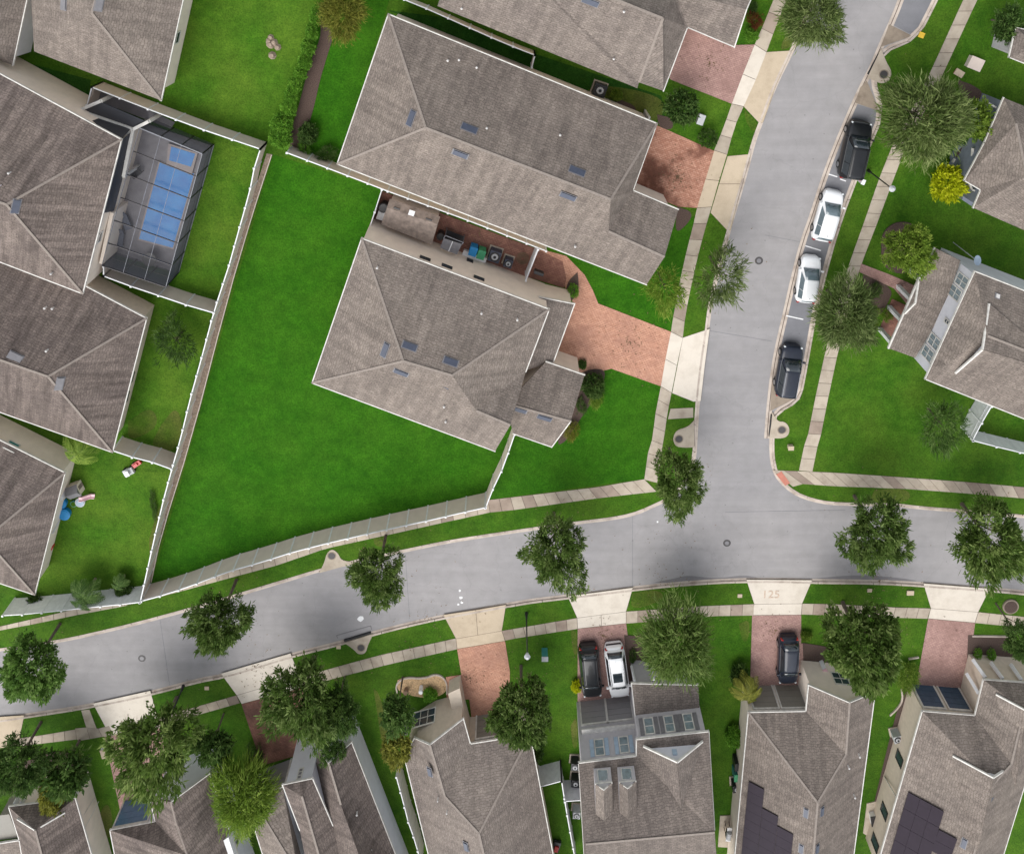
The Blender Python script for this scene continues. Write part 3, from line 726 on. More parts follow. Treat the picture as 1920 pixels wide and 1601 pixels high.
# --- main house
E = 4.6
H = House('main_house', 'grey-brown shingle hip roofed house in the middle, beside the deep green corner lawn', (800, 620))
H.body({'a':(678,447,E),'b':(1030,580,E),'c':(986,697,E),'pk':(957,797,E+2.0),'d':(928,846,E),'e':(585,718,E),'R':(756,677,E+2.9),'Q':(848,704,E+2.9),'V':(893,770,E+2.0)},
       ['a','b','c','pk','d','e'], [['a','b','Q','R'],['a','R','e'],['b','c','V','Q'],['c','pk','V'],['e','R','Q','V','pk','d']],
       caps=(('a','R'),('R','e'),('R','Q'),('b','Q'),('V','pk')), skip=('pkd','cpk'), oh=.15)
ws = dict(H.walls); tr = list(H.tris)
H.walls = {}
H.body({'p':(1024,678,3.0),'q':(1096,703,3.0),'r':(1070,790,4.5),'s':(1034.5,838,3.0),'t':(962,813,3.0),'w':(950,757,4.5)},
       ['p','q','r','s','t','w'], [['p','q','r','w'],['w','r','s','t']], caps=(('w','r'),), skip=('wp','tw','qr'), oh=.3)
H.walls.update(ws); ws = dict(H.walls); H.walls = {}
H.body({'p':(1011,557,3.05),'q':(1077.5,570,2.75),'r':(1038,678,2.75),'s':(978,697,3.05)}, ['p','q','r','s'], [['p','q','r','s']], roof='shingle_grey', skip=('sp','rs'), oh=.2)
w2_ = dict(H.walls); H.walls.update(ws)
H.vents([(722,656),(768,649),(845,678),(752,698),(828,725),(1021,783),(975,768)], sz=(1.15,.45))
H.pipes([(708,500),(903,585),(970,597),(833,759),(836,787)])
for u, v in ((797,485),(838,500),(898,522)): H.panel('ab', u, v, .85, .36, grid=(2,1), frame='black_metal')
H.panel('ab', 881, 489, .5, .42, grid=(1,2), frame='black_metal', name='wall_vent')
H.garage('qr', 1050, 620, 4.6, 2.2, 'garage_grey')
# patio fittings on the side wall
o = H.block([(1003,508),(1020,514),(1018,519),(1001,513)], 1.2, 1.7, 'black_metal', 'meter_box')
E = 3.9
# --- upper house with the rust driveway
H = House('hip_roof_house', 'large shingle roofed house above the main house, with a rust stained driveway', (930, 300))
H.body({'a':(728,27,E),'b':(1232,232,E),'c':(1187,357,E),'d':(1272,393,E),'e':(1246,482,E+1.5),'f':(1212,534,E),'g':(632,308,E),'R':(798,240,E+3.1),'Q':(1145,374,E+3.1),'V':(1141,434,E+1.5)},
       ['a','b','c','d','e','f','g'], [['a','b','Q','R'],['a','R','g'],['g','R','Q','V','e','f'],['b','c','V','Q'],['c','d','e','V']],
       caps=(('a','R'),('R','g'),('R','Q'),('b','Q'),('V','e')), skip=('de','ef'))
H.vents([(771,222),(880,241),(863,289),(1082,321),(1065,368)], sz=(1.2,.45))
H.pipes([(840,113),(861,112),(894,126),(913,239),(1050,252),(1078,460)])
H.garage('bc', 1208, 290, 4.8, 2.2, 'garage_grey')
# --- top house
H = House('gabled_house', 'grey-brown roofed house at the top, cut by the upper edge of the picture', (1080, 30))
H.body({'a':(820,12,E),'b':(1195,166,E),'b2':(1198,155,E),'c':(1244,171,E),'d':(1289,52,E),'e':(1377,89,E),'f':(1400,18,E+1.3),'g':(1440,-75,E),'h':(1340,-110,E),'i':(900,-220,E),
        'R':(960,-78,E+3.2),'Q':(1243,35,E+3.2),'V':(1265,-15,E+1.3)},
       ['a','b','b2','c','d','e','f','g','h','i'], [['a','b','b2','Q','R'],['b2','c','d','V','Q'],['d','e','f','V'],['V','f','g','h'],['Q','V','h','i','R'],['a','R','i']],
       caps=(('R','Q'),('b2','Q')), skip=('ab','bb2','b2c','gh','hi','ia'), roof='shingle_grey')
H.vents([(1107,4)], sz=(1.2,.45)); H.pipes([(866,16),(1150,110),(1169,22)])
H.garage('cd', 1266, 110, 4.6, 2.2, 'garage_grey')
# --- upper left
E1 = 3.5
H = House('hip_roof_house', 'large hip roofed house at the upper left beside the yellowish back lawn', (200, 60))
H.body({'a':(64,97,E1),'b':(302,189,E1),'c':(372,-130,E1),'d':(45,-260,E1),'R':(172,25,E1+3),'Q':(222,-160,E1+3)}, ['a','b','c','d'],
       [['a','b','R'],['b','c','Q','R'],['c','d','Q'],['d','a','R','Q']], caps=(('b','R'),('R','Q')), skip=('ab','cd','da'), oh=.5)
H.vents([(120,4),(186,6)], sz=(1.2,.5), m='vent_grey')
H.panel('bc', 330, 72, 1.0, 1.2, grid=(1,2)); H.bars([((305,160,.8),(320,157,.8)),((305,160,.8),(312,152,.8))], .12, .1, 'white_trim', 'railing')
H = House('hip_roof_house', 'house at the upper left corner showing a narrow white side wall', (0, 60))
H.body({'a':(-240,20,3),'b':(24,123,3),'c':(70,-90,3),'d':(-200,-190,3),'R':(-110,-40,5.8)}, ['a','b','c','d'], [['a','b','R'],['b','c','R'],['c','d','R'],['d','a','R']], wall='stucco_white', skip=('ab','cd','da'))
# --- pool house
E = 4.4
H = House('pool_house', 'shingle hip roofed house at the left with the screened swimming pool', (80, 330))
H.body({'a':(-330,-40,E),'b':(228,262,E),'c':(155,551,E),'d':(-420,330,E),'R':(12,384,E+3.1),'Q':(-250,285,E+3.1)}, ['a','b','c','d'],
       [['a','b','R','Q'],['b','c','R'],['c','d','Q','R'],['d','a','Q']], caps=(('b','R'),('c','R'),('R','Q')), skip=('da',), roof='shingle_worn', oh=.2)
H.vents([(30,387)], sz=(1.1,.5)); H.pipes([(20,323),(99,511),(2,347)])
H.panel('bc', 187, 445, .9, .5, grid=(1,1))
E = 3.9
# covered lanai: beams, posts, dark screens, dark floor
H.bars([((128,216,2.7),(189,190,2.7)),((148,208,2.7),(249,243,2.7)),((249,243,2.7),(279,228,2.7)),((249,245,2.7),(232,331,2.7)),((180,236,2.7),(197,228,2.7)),((225,256,3.2),(243,247,2.7)),((218,308,3.2),(232,300,2.7)),((207,350,3.2),(221,342,2.7))], .26, .2, 'white_trim', 'lanai_beam')
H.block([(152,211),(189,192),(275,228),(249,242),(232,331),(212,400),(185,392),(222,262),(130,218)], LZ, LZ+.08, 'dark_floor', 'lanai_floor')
for u, v in ((249,243),(279,228),(189,190),(148,208),(232,331)):
    p = P(u, v, 2.7); mb = MB(); mb.box((p.x, p.y, 1.4), (.25, .25, 2.6)); attach(mb.build('lanai_post', M['white_trim']), H.root)
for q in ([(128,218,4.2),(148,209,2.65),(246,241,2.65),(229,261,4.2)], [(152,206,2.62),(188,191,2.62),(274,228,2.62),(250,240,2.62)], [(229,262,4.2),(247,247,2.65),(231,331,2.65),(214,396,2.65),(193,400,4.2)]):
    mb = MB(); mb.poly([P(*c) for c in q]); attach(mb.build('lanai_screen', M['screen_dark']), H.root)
H.block([(172,166),(290,212),(328,230),(320,242),(282,228),(190,192),(165,198)], LZ, LZ+.03, 'deck', 'side_deck')
H.block([(206,398),(213,400),(192,496),(186,494)], LZ, 2.65, 'stucco_beige', 'wing_wall')
# --- left middle
E3 = 2.7
H = House('hip_roof_house', 'weathered dark hip roofed house at the left edge, below the pool house', (80, 670))
H.body({'a':(-330,277,E3),'b':(275,597,E3),'c':(211,848,E3),'d':(-400,630,E3),'R':(90,706,E3+3.1),'Q':(-260,585,E3+3.1)}, ['a','b','c','d'],
       [['a','b','R','Q'],['b','c','R'],['c','d','Q','R'],['d','a','Q']], caps=(('b','R'),('c','R'),('R','Q')), skip=('da',), roof='shingle_worn', wall='stucco_cream', oh=.45)
H.vents([(29,669),(112,719)], sz=(1.1,.5), m='vent_grey'); H.pipes([(87,575),(101,576),(90,655)], .07)
for u, v in ((262,690),(250,730)): H.panel('bc', u, v, .9, 1.1, grid=(1,1), frame='black_metal', zc=1.5)
# --- left lower
H = House('hip_roof_house', 'weathered hip roofed house at the left with toys on its back lawn', (20, 990))
H.body({'a':(-330,660,E3),'b':(122,886,E3),'c':(65,1115,E3),'d':(-430,950,E3),'R':(-28,1010,E3+3),'Q':(-260,925,E3+3)}, ['a','b','c','d'],
       [['a','b','R','Q'],['b','c','R'],['c','d','Q','R'],['d','a','Q']], caps=(('b','R'),('c','R'),('R','Q')), skip=('da',), roof='shingle_worn', oh=.35)
H.panel('ab', 22, 837, 1.0, .9, grid=(1,3), frame='white_trim', glass='plastic_teal')
H.bars([((116,880,1.6),(136,858,.4)),((112,935,1.4),(132,915,.3)),((95,1000,1.4),(108,975,.3))], .5, .06, 'white_vinyl', 'awning')
# --- right middle house
H = House('two_storey_house', 'two storey house at the right with a grey front wall of white framed windows', (1850, 650))
E9 = 5.4
H.body({'a':(1828,509,E9),'b':(2010,580,E9),'c':(1930,789,E9),'d':(1735,711,E9),'R':(1852,630,E9+2.0),'Q':(1960,672,E9+2.0)}, ['a','b','c','d'],
       [['a','b','Q','R'],['b','c','Q'],['c','d','R','Q'],['d','a','R']], wall='stucco_white', caps=(('R','Q'),), oh=.35)
pediment(H, (1853,568), (1842,655), (1790,698), wall='stucco_white')
ws = dict(H.walls); H.walls = {}
H.body({'a':(1752,465,3.0),'b':(1801,489,3.3),'c':(1765,590,3.3),'d':(1716,671,3.3),'e':(1666,653,2.75),'f':(1722,526,2.75)}, ['a','b','c','d','e','f'], [['a','b','c','f'],['f','c','d','e']],
       skip=('bc','ab','cd','de'), walls=False, gut=.14)
for u, v in ((1722,528),(1705,565),(1688,605),(1670,648)):
    p = P(u, v, 2.7); p += Vector((.3,0,0)); mb = MB(); mb.box((p.x, p.y, 1.35), (.34,.34,2.5)); attach(mb.build('porch_column', M['white_vinyl']), H.root)
H.bars([((1722,528,3.0),(1716,568,3.4)),((1716,568,3.4),(1696,588,2.95))], .14, .12, 'white_trim', 'porch_gable_trim')
H.walls.update(ws)
for u, v in ((1804,527),(1791,549),(1752,641),(1740,663)): H.panel('da', u, v, .95, 1.45, grid=(2,2), glass='pale_glass')
H.panel('da', 1776, 603, .35, .6, grid=(1,2), name='wall_vent')
H.vents([(1870,555)], sz=(.3,.3), m='pipe_white', name='roof_vent')
# --- right top house
H = House('gabled_house', 'brown roofed house at the right edge with a slate blue front porch', (1880, 310))
E8 = 3.3
H.body({'a':(1882,184,E8),'b':(2010,235,E8),'c':(1950,445,E8),'d':(1825,390,E8),'e':(1839,357,E8),'f':(1808,339,E8),'R':(1905,232,E8+1.3),'Q':(1925,330,E8+2.2),'g':(1846,268,E8)}, ['a','b','c','d','e','f','g'],
       [['a','b','Q','R'],['b','c','Q'],['c','d','e','Q'],['e','f','g','R','Q'],['a','R','g']], wall='siding_slate', caps=(('R','Q'),), skip=('ab','bc','cd'), oh=.3)
H.block([(1786,300),(1801,270),(1840,240),(1852,262),(1812,334),(1800,330)], LZ, LZ+.5, 'siding_slate', 'porch_floor')
H.block([(1790,292),(1806,276),(1824,283),(1820,306),(1802,304)], LZ+.5, LZ+.62, 'mulch', 'dark_entry')  # flat dark brown slab standing in for the dark interior of the entry arch
H.bars([((1786,305,1.2),(1790,298,1.2)),((1824,278,2.2),(1822,300,2.2)),((1822,300,2.2),(1810,318,2.0)),((1842,205,2.2),(1850,192,2.3)),((1850,192,2.3),(1868,202,2.5)),((1818,346,2.2),(1822,355,2.2)),((1822,355,2.2),(1836,362,2.2))], .14, .16, 'white_trim', 'porch_rail')
H.block([(1810,350),(1834,362),(1822,387),(1804,375)], LZ, LZ+.6, 'siding_slate', 'bay_base')
# corner of another house at the right edge, top
H = House('gabled_house', 'corner of a grey house with white trim at the upper right edge', (1925, 90))
H.body({'a':(1905,52,3.2),'b':(1990,72,3.2),'c':(1960,135,3.2),'d':(1892,108,3.2),'R':(1945,90,4.4)}, ['a','b','c','d'], [['a','b','R'],['b','c','R'],['c','d','R'],['d','a','R']], wall='siding_grey', roof='shingle_grey')

# ------------------------------------------------------------------ lower row of houses
E5 = 2.75
# far left
H = House('cottage', 'brown roofed house at the lower left corner with a white front gable', (90, 1560))
H.body({'a':(16,1512,E5),'b':(141,1496,E5),'c':(200,1700,E5),'d':(60,1720,E5),'e':(36,1574,E5),'R':(66,1556,E5+1.9),'Q':(110,1720,E5+1.9)}, ['a','b','c','d','e'],
       [['a','b','R'],['b','c','Q','R'],['c','d','Q'],['d','e','a','R','Q']], caps=(('R','Q'),), skip=('cd',), wall='stucco_beige', oh=.3, roof='shingle_worn')
H.body({'f':(36,1575,2.5),'g':(60,1700,2.5),'h':(-60,1720,2.5),'i':(-60,1590,2.5)}, ['f','g','h','i'], [['f','g','h','i']], skip=('fg','gh','hi'), walls=False, roof='shingle')
pediment(H, (34,1532), (66,1555), (123,1520))
H.bars([((178,1494,LZ+.3),(150,1538,2.5)),((185,1502,LZ+.3),(157,1556,2.6))], .05, .05, 'white_trim', 'wall_pipe')
H.bars([((158,1457,.9),(139,1494,2.5)),((45,1475,.9),(28,1508,2.5)),((55,1478,.9),(40,1506,2.5)),((88,1478,.9),(72,1504,2.5))], .42, .2, 'white_vinyl', 'porch_column')
H.block([(0,1528),(17,1526),(34,1570),(-20,1576)], LZ, 2.2, 'garage_olive', 'side_bay')
# second
H = House('cottage', 'brown roofed house with a sky blue garage door between two big lower left trees', (320, 1560))
H.body({'a':(206,1556,E5),'b':(291,1540,E5),'c':(281,1497,E5),'p':(321,1503,E5+1.6),'d':(393,1450,E5),'e':(434,1568,E5),'f':(500,1760,E5),'g':(250,1780,E5),'R':(352,1604,E5+2.6),'V':(332,1548,E5+1.6)},
       ['a','b','c','p','d','e','f','g'], [['a','b','V','R'],['b','c','p','V'],['p','d','e','R','V'],['e','f','R'],['f','g','R'],['g','a','R']], caps=(('p','V'),('V','R')), skip=('fg','cp'), roof='shingle_worn', wall='stucco_white', oh=.3)
H.garage('ab', 255, 1520, 3.3, 2.2, 'garage_sky')
H.panel('ef', 446, 1572, .6, 1.0, grid=(1,2)); H.vents([(348,1527),(363,1578)], sz=(.9,.5))

H.block([(383,1601),(428,1569),(446,1625),(400,1640)], E5, E5+.5, 'white_vinyl', 'metal_roof')
# third
H = House('cottage', 'dark brown triple gabled house with a long white side wall, lower left of centre', (600, 1550))
H.body({'a':(659,1391,E5),'b':(742,1603,E5),'b2':(800,1750,E5),'c':(640,1780,E5),'d':(565,1562,E5),'e':(598,1405,E5),'p':(616,1430,E5+1.6),'R':(639,1508,E5+1.9),'Q':(690,1650,E5+3)},
       ['p','a','b','b2','c','d','e'], [['p','a','b','b2','Q','R'],['p','R','e'],['R','Q','c','d','e'],['b2','c','Q']], caps=(('p','R'),), skip=('b2c','cd','de'), roof='shingle_worn', wall='stucco_white', oh=.3)
ws = dict(H.walls); H.walls = {}
H.body({'a':(529.5,1471,4.3),'b':(586,1459,4.3),'c':(624,1547,4.3),'d':(690,1720,4.3),'e':(600,1740,4.3),'f':(562,1556,4.3),'R':(566,1492,5.0),'Q':(600,1610,5.3)}, ['a','b','c','d','e','f'],
       [['a','b','R'],['b','c','d','Q','R'],['d','e','Q'],['e','f','a','R','Q']], skip=('de','cd','ef'), roof='shingle_worn', wall='stucco_white', caps=(('R','Q'),), oh=.22)
H.panel('ab', 563, 1450, .4, .9, grid=(1,3), name='wall_vent', glass='vent_grey')
ws.update(H.walls); H.walls = {}
H.body({'a':(462,1500,E5),'b':(530,1475,E5),'c':(590,1700,E5),'d':(530,1720,E5),'e':(470,1530,E5),'R':(490,1525,E5+.9),'Q':(560,1640,E5+1.6)}, ['a','b','c','d','e'],
       [['a','b','R'],['b','c','Q','R'],['c','d','Q'],['d','e','a','R','Q']], skip=('cd','bc'), wall='stucco_white', caps=(('R','Q'),), oh=.3)
H.garage('ab', 515, 1450, 3.0, 2.1, 'garage_grey')
H.walls.update(ws)
H.panel('bb2', 733, 1605, .5, .8, grid=(1,1)); H.panel('ab', 712, 1503, .5, .7, grid=(1,1), zc=1.6); H.panel('ab', 733, 1580, .5, .8, grid=(1,1), zc=1.6)
H.pipes([(670,1521),(697,1586)])
# fourth
H = House('cottage', 'brown roofed house with a cream bay window front and pebble bed, lower centre', (880, 1520))
H.body({'a':(758,1419,E5),'a2':(777,1383,E5),'p':(806,1396,E5+1.5),'b':(869,1347,E5),'c':(882,1394,E5),'d':(994,1376,E5),'e':(1037,1601,E5),'f':(1070,1780,E5),'g':(850,1800,E5),'V':(834,1492,E5+1.5),'R':(898,1562,E5+2.9),'Q':(930,1700,E5+2.9),'w':(803,1601,E5)},
       ['a2','p','b','c','d','e','f','g','w','a'], [['a','a2','p','V','R','Q','g','w'],['p','b','c','V'],['c','d','R','V'],['d','e','f','Q','R'],['f','g','Q']], caps=(('p','V'),('V','R'),('R','d'),('R','Q')), skip=('fg','gw'), wall='stucco_cream', oh=.25, roof='shingle_grey')
H.garage('cd', 925, 1360, 3.2, 2.1, 'garage_olive')
H.vents([(806,1446),(874,1586)], sz=(.9,.4)); H.pipes([(821,1495),(838,1518)], .05)
H.panel('pb', 795, 1345, 2.2, 1.35, grid=(3,2)) if 'pb' in H.walls else None
H.block([(840,1300),(862,1290),(872,1345),(852,1350)], LZ, 1.4, 'stucco_cream', 'entry_wall')
# fifth: grey two storey
H = House('two_storey_house', 'grey two storey house with blue shutters and two small roof dormers', (1200, 1480))
E2 = 5.6
H.body({'a':(1085,1430,E2),'b':(1193,1417,E2),'c':(1193,1386,E2),'d':(1329,1371,E2),'e':(1340,1555,E2),'f':(1352,1720,E2),'g':(1105,1740,E2),'h':(1095,1600,E2),'R':(1098,1582,E2+2.4),'Q':(1340,1560,E2+2.4),'V':(1193,1420,E2)},
       ['a','b','c','d','e','f','g','h'], [['a','b','c','d','Q','R'],['R','Q','f','g'],['d','e','f','Q'],['a','R','g','h']], caps=(('R','Q'),), skip=('fg','gh','ef'), wall='siding_grey', oh=.25, roof='shingle_grey')
for u, v, seg in ((1217,1361,'cd'),(1255,1357,'cd'),(1291,1353,'cd'),(1124,1401,'ab'),(1170,1396,'ab')):
    o, p, t, n, R3 = H.panel(seg, u, v, .8, 1.35, grid=(1,2), glass='pale_glass')
    for sx in (-1, 1):
        mb = MB(); mb.box(p+n*.03+t*(sx*.68), (.36,.05,1.45), R3); link_to(mb.build('shutter', M['shutter_blue' if seg == 'ab' else 'vent_grey']), o)
H.bars([((1091,1372,3.05),(1196,1361,3.05))], .55, .10, 'white_trim', 'belt_roof')
for u, w_ in ((1113,2.35),(1161,2.35)): H.garage('ab', u, 1333, w_, 2.1, 'garage_grey')
ws = dict(H.walls); H.walls = {}
H.body({'a':(1184,1281,2.6),'b':(1309,1284,2.6),'c':(1312,1332,3.4),'d':(1191,1344,3.4)}, ['a','b','c','d'], [['a','b','c','d']], wall='siding_grey', skip=('cd','bc'), oh=.25, roof='shingle_grey')
H.walls.update(ws)
H.vents([(1256,1454),(1280,1454)], sz=(.35,.85), m='vent_grey')
pediment(H, (1206,1396), (1270,1428), (1317,1387), vent=.4, roof='shingle_grey')
for u in (1132, 1177):
    z = E2+1.5; dx = 16; y = 1466 - (u-1132)*.06
    a, b, pk = (u-dx, y+3, z+.1), (u+dx, y, z+.1), (u, y+14, z+.75)
    Wd = [P(*a), P(*b), P(*pk)]
    rr = P(u+1, y+72, z+.75); la, lb = P(u-dx+1, y+60, z+.1), P(u+dx+1, y+57, z+.1)
    mb = MB(); mb.poly([Wd[0], la, rr, Wd[2]]); mb.poly([Wd[2], rr, lb, Wd[1]]); me = mb.mesh('roof'); uvl = me.uv_layers.new(name='UVMap')
    for p_ in me.polygons:
        n_ = p_.normal if p_.normal.z > 0 else -p_.normal; U_ = Vector((0,0,1)).cross(n_).normalized(); V_ = n_.cross(U_)
        for li in p_.loop_indices: q_ = me.vertices[me.loops[li].vertex_index].co; uvl.data[li].uv = (q_.dot(U_), q_.dot(V_))
    me.materials.append(M['shingle']); D = attach(link(bpy.data.objects.new('dormer', me)), H.root)
    mb = MB(); off = Vector((0,-.12,0)); q = [Wd[0]+off, Wd[1]+off]
    mb.poly([q[0]-Vector((0,0,1.3)), q[1]-Vector((0,0,1.3)), q[1]-Vector((0,0,.05)), Wd[2]+off-Vector((0,0,.06)), q[0]-Vector((0,0,.05))][::-1])
    for e in (0, 1): bk = (la, lb)[e]; mb.quad(q[e]-Vector((0,0,1.3)), q[e]-Vector((0,0,.05)), bk-Vector((0,0,.05)), bk-Vector((0,0,1.3)))
    mb.build('dormer_wall', M['siding_grey'], D)
    mb = MB(); c = (q[0]+q[1])/2; mb.box((c.x, c.y+.06, c.z-.62), (.95,.08,.95)); mb.build('dormer_window', M['white_trim'], D)
    mb = MB(); mb.box((c.x, c.y+.10, c.z-.62), (.8,.06,.8)); mb.build('pane', M['pale_glass'], D)
    mb = MB(); mb.bar(Wd[0], Wd[1], .1, .1); mb.bar(Wd[0].lerp(Wd[2],.5), Wd[2], .08, .08); mb.bar(Wd[1].lerp(Wd[2],.5), Wd[2], .08, .08); mb.build('dormer_trim', M['white_trim'], D)
H.bars([((1184,1248,.9),(1190,1276,2.4)),((1222,1246,.9),(1226,1274,2.4))], .2, .15, 'white_vinyl', 'porch_column')
# solar array
def solar(H, corners, nx, ny, mask, label=None):
    """panels on the roof slope under the pixel corners (tl, tr, bl): a grid with the cells named in mask"""
    tl, tr, bl = [H.hit(*c) for c in corners]
    if not (tl and tr and bl): print('solar miss', corners); return
    n = tl[1]; o = tl[0]; ex = tr[0]-tl[0]; ex -= n*ex.dot(n); ey = bl[0]-tl[0]; ey -= n*ey.dot(n)
    par = MB(); par.box(o+n*.03+(ex+ey)*.3, (.4,.4,.02)); par = attach(par.build('solar_array', M['solar_frame']), H.root)
    for i in range(nx):
        for j in range(ny):
            if (i, j) not in mask: continue
            q = [o+ex*(x/nx)+ey*(y/ny)+n*.09 for x, y in ((i+.008,j+.008),(i+.992,j+.008),(i+.992,j+.992),(i+.008,j+.992))]
            mb = MB(); q2 = [p+n*.04 for p in q]; mb.poly(q2); mb.poly(q)
            for k in range(4): mb.quad(q[k], q[(k+1)%4], q2[(k+1)%4], q2[k])
            mb.build('solar_panel', M['solar'], par)
# sixth
H = House('cottage', 'brown roofed house with stepped dark solar panels, right of the grey two storey house', (1520, 1480))
H.body({'a':(1403,1335,E5),'b':(1511,1333,E5),'c':(1516,1284,E5),'p':(1593,1317,E5+1.3),'d':(1641,1297,E5),'e':(1601,1601,E5),'f':(1580,1780,E5),'g':(1362,1780,E5),'h':(1378,1601,E5),'V':(1586,1414,E5+1.3),'R':(1533,1504,E5+2.9),'Q':(1520,1660,E5+2.9)},
       ['a','b','c','p','d','e','f','g','h'], [['a','b','V','R'],['b','c','p','V'],['p','d','e','f','Q','R','V'],['f','g','Q'],['a','R','Q','g','h']], caps=(('p','V'),('V','R'),('a','R'),('R','Q')), skip=('fg',), wall='stucco_beige', oh=.25)
for u in (1432, 1484): H.garage('ab', u, 1312, 2.25, 2.1, 'garage_olive')
H.vents([(1511,1523),(1541,1520),(1502,1590),(1532,1590)], sz=(.85,.32)); H.pipes([(1610,1413),(1590,1434),(1601,1489)])
H.panel('cp', 1576, 1272, 1.4, 1.1, grid=(2,2))
solar(H, ((1404,1462),(1494,1510),(1390,1598)), 3, 8, {(i,j) for i in range(3) for j in range(8) if j >= i*1.1})
# seventh
E7 = 2.9
H = House('cottage', 'brown roofed house with dark blue garage doors at the lower right', (1820, 1450))
H.body({'a':(1729,1333,E7),'b':(1828,1341,E7),'c':(1844,1274,E7),'d':(1990,1285,E7),'e':(1925,1460,E7),'f':(1870,1640,E7),'g':(1640,1640,E7),'V':(1896,1432,E7+2.2),'p':(1920,1330,E7+1.8),'R':(1862,1470,E7+2.9),'Q':(1815,1640,E7+2.9)},
       ['a','b','c','d','e','f','g'], [['a','b','V','R'],['b','c','p','V'],['c','d','p'],['d','e','R','V','p'],['e','f','Q','R'],['f','g','Q'],['g','a','R','Q']], caps=(('V','R'),('R','Q'),('p','V')), skip=('fg','cd') [0:1], wall='stucco_cream', oh=.3)
for u in (1744, 1790): H.garage('ab', u, 1312, 2.0, 2.1, 'garage_blue')
pediment(H, (1785,1414), (1862,1457), (1897,1431))
pediment(H, (1866,1299), (1925,1332), (1970,1300))
H.vents([(1830,1503),(1807,1580),(1858,1500)], sz=(.9,.35))
for u, v, hh in ((1688,1425,1.0),(1662,1530,1.0),(1645,1590,1.1)): H.panel('ga', u, v, .9, hh, grid=(1,1), frame='bronze', zc=1.5)
H.bars([((1658,1455,LZ+.2),(1680,1493,2.7)),((1700,1345,.5),(1712,1365,1.8))], .07, .07, 'white_trim', 'wall_pipe')
H.bars([((1824,1236,1.2),(1848,1270,2.6)),((1858,1242,1.2),(1880,1272,2.6)),((1895,1245,1.2),(1915,1274,2.6)),((1812,1262,1.2),(1835,1300,2.6))], .30, .2, 'white_vinyl', 'porch_column')
solar(H, ((1703,1482),(1770,1518),(1668,1601)), 3, 4, {(i,j) for i in range(3) for j in range(4)})
solar(H, ((1760,1552),(1795,1570),(1746,1592)), 1, 2, {(0,0),(0,1)})

# ------------------------------------------------------------------ pool and screen cage
root = empty('swimming_pool', P(310,390,LZ), 'blue rectangular swimming pool with a small square spa under the screen cage', 'swimming pool')
mb = MB(); mb.prism([tuple(p) for p in W2([(262,228),(398,273),(332,512),(212,475),(190,495),(235,330)][:4], LZ)], LZ, LZ+.06); attach(mb.build('deck', M['deck']), root)
mb = MB(); mb.prism([tuple(p) for p in W2([(298,301),(366,325),(326,468),(258,450)], .16)], LZ+.06, LZ+.10); attach(mb.build('coping', M['deck_tile']), root)
mb = MB(); mb.prism([tuple(p) for p in W2([(300,304),(364,326),(324,465),(261,448)], .2)], LZ+.10, LZ+.115); attach(mb.build('pool_water', M['pool_water']), root)
mb = MB(); mb.prism([tuple(p) for p in W2([(316,269),(371,287),(360,327),(312,310)], .3)], LZ+.10, LZ+.24); attach(mb.build('spa_wall', M['deck_tile']), root)
mb = MB(); mb.prism([tuple(p) for p in W2([(321,275),(366,289),(358,313),(317,301)], .35)], LZ+.24, LZ+.255); attach(mb.build('spa_water', M['pool_water']), root)
ZC = 2.65
NW, NE, SEc, SW = (262,240), (379.4,288.5), (311,538), (191,498)
def lerp2(a, b, t): return (a[0]+(b[0]-a[0])*t, a[1]+(b[1]-a[1])*t)
root = empty('pool_cage', P(290,390,LZ), 'dark framed screen enclosure over the blue swimming pool', 'pool cage')
Tc = [v2(P(*c, ZC)) for c in (NW, NE, SEc, SW)]
def cg(i, j, z):  # i 0..3 across, j 0..6 down
    a = Tc[0].lerp(Tc[1], i/3); b = Tc[3].lerp(Tc[2], i/3); p = a.lerp(b, j/6); return Vector((p.x, p.y, z))
dark = MB(); light = MB()
for j in range(7): dark.bar(cg(0,j,ZC), cg(3,j,ZC), .05, .12)
for j in range(7): dark.bar(cg(3,j,LZ), cg(3,j,ZC), .07, .09); 
for i in range(4): dark.bar(cg(i,0,LZ), cg(i,0,ZC), .07, .07); dark.bar(cg(i,6,LZ), cg(i,6,ZC), .07, .07)
for i in range(4): light.bar(cg(i,0,ZC+.01), cg(i,6,ZC+.01), .04 if i in (0,3) else .022, .04)
light.bar(cg(3,0,LZ+.02), cg(3,6,LZ+.02), .09, .06); light.bar(cg(0,0,ZC), cg(3,0,ZC), .07, .13)
dark.bar(cg(3,0,1.2), cg(3,6,1.2), .04, .05); dark.bar(cg(0,6,1.2), cg(3,6,1.2), .04, .05)
attach(dark.build('frame', M['bronze']), root); attach(light.build('rail', M['alu_light']), root)
for i in range(3):
    for j in range(6):
        mb = MB(); mb.poly([cg(i,j,ZC), cg(i+1,j,ZC), cg(i+1,j+1,ZC), cg(i,j+1,ZC)]); attach(mb.build('screen_panel', M['screen_mesh']), root)
for j in range(6):
    mb = MB(); mb.poly([cg(3,j,LZ), cg(3,j+1,LZ), cg(3,j+1,ZC), cg(3,j,ZC)]); attach(mb.build('screen_panel', M['screen_side']), root)
for i in range(3):
    for j in (0, 6):
        mb = MB(); mb.poly([cg(i,j,LZ), cg(i+1,j,LZ), cg(i+1,j,ZC), cg(i,j,ZC)]); attach(mb.build('screen_panel', M['screen_side']), root)
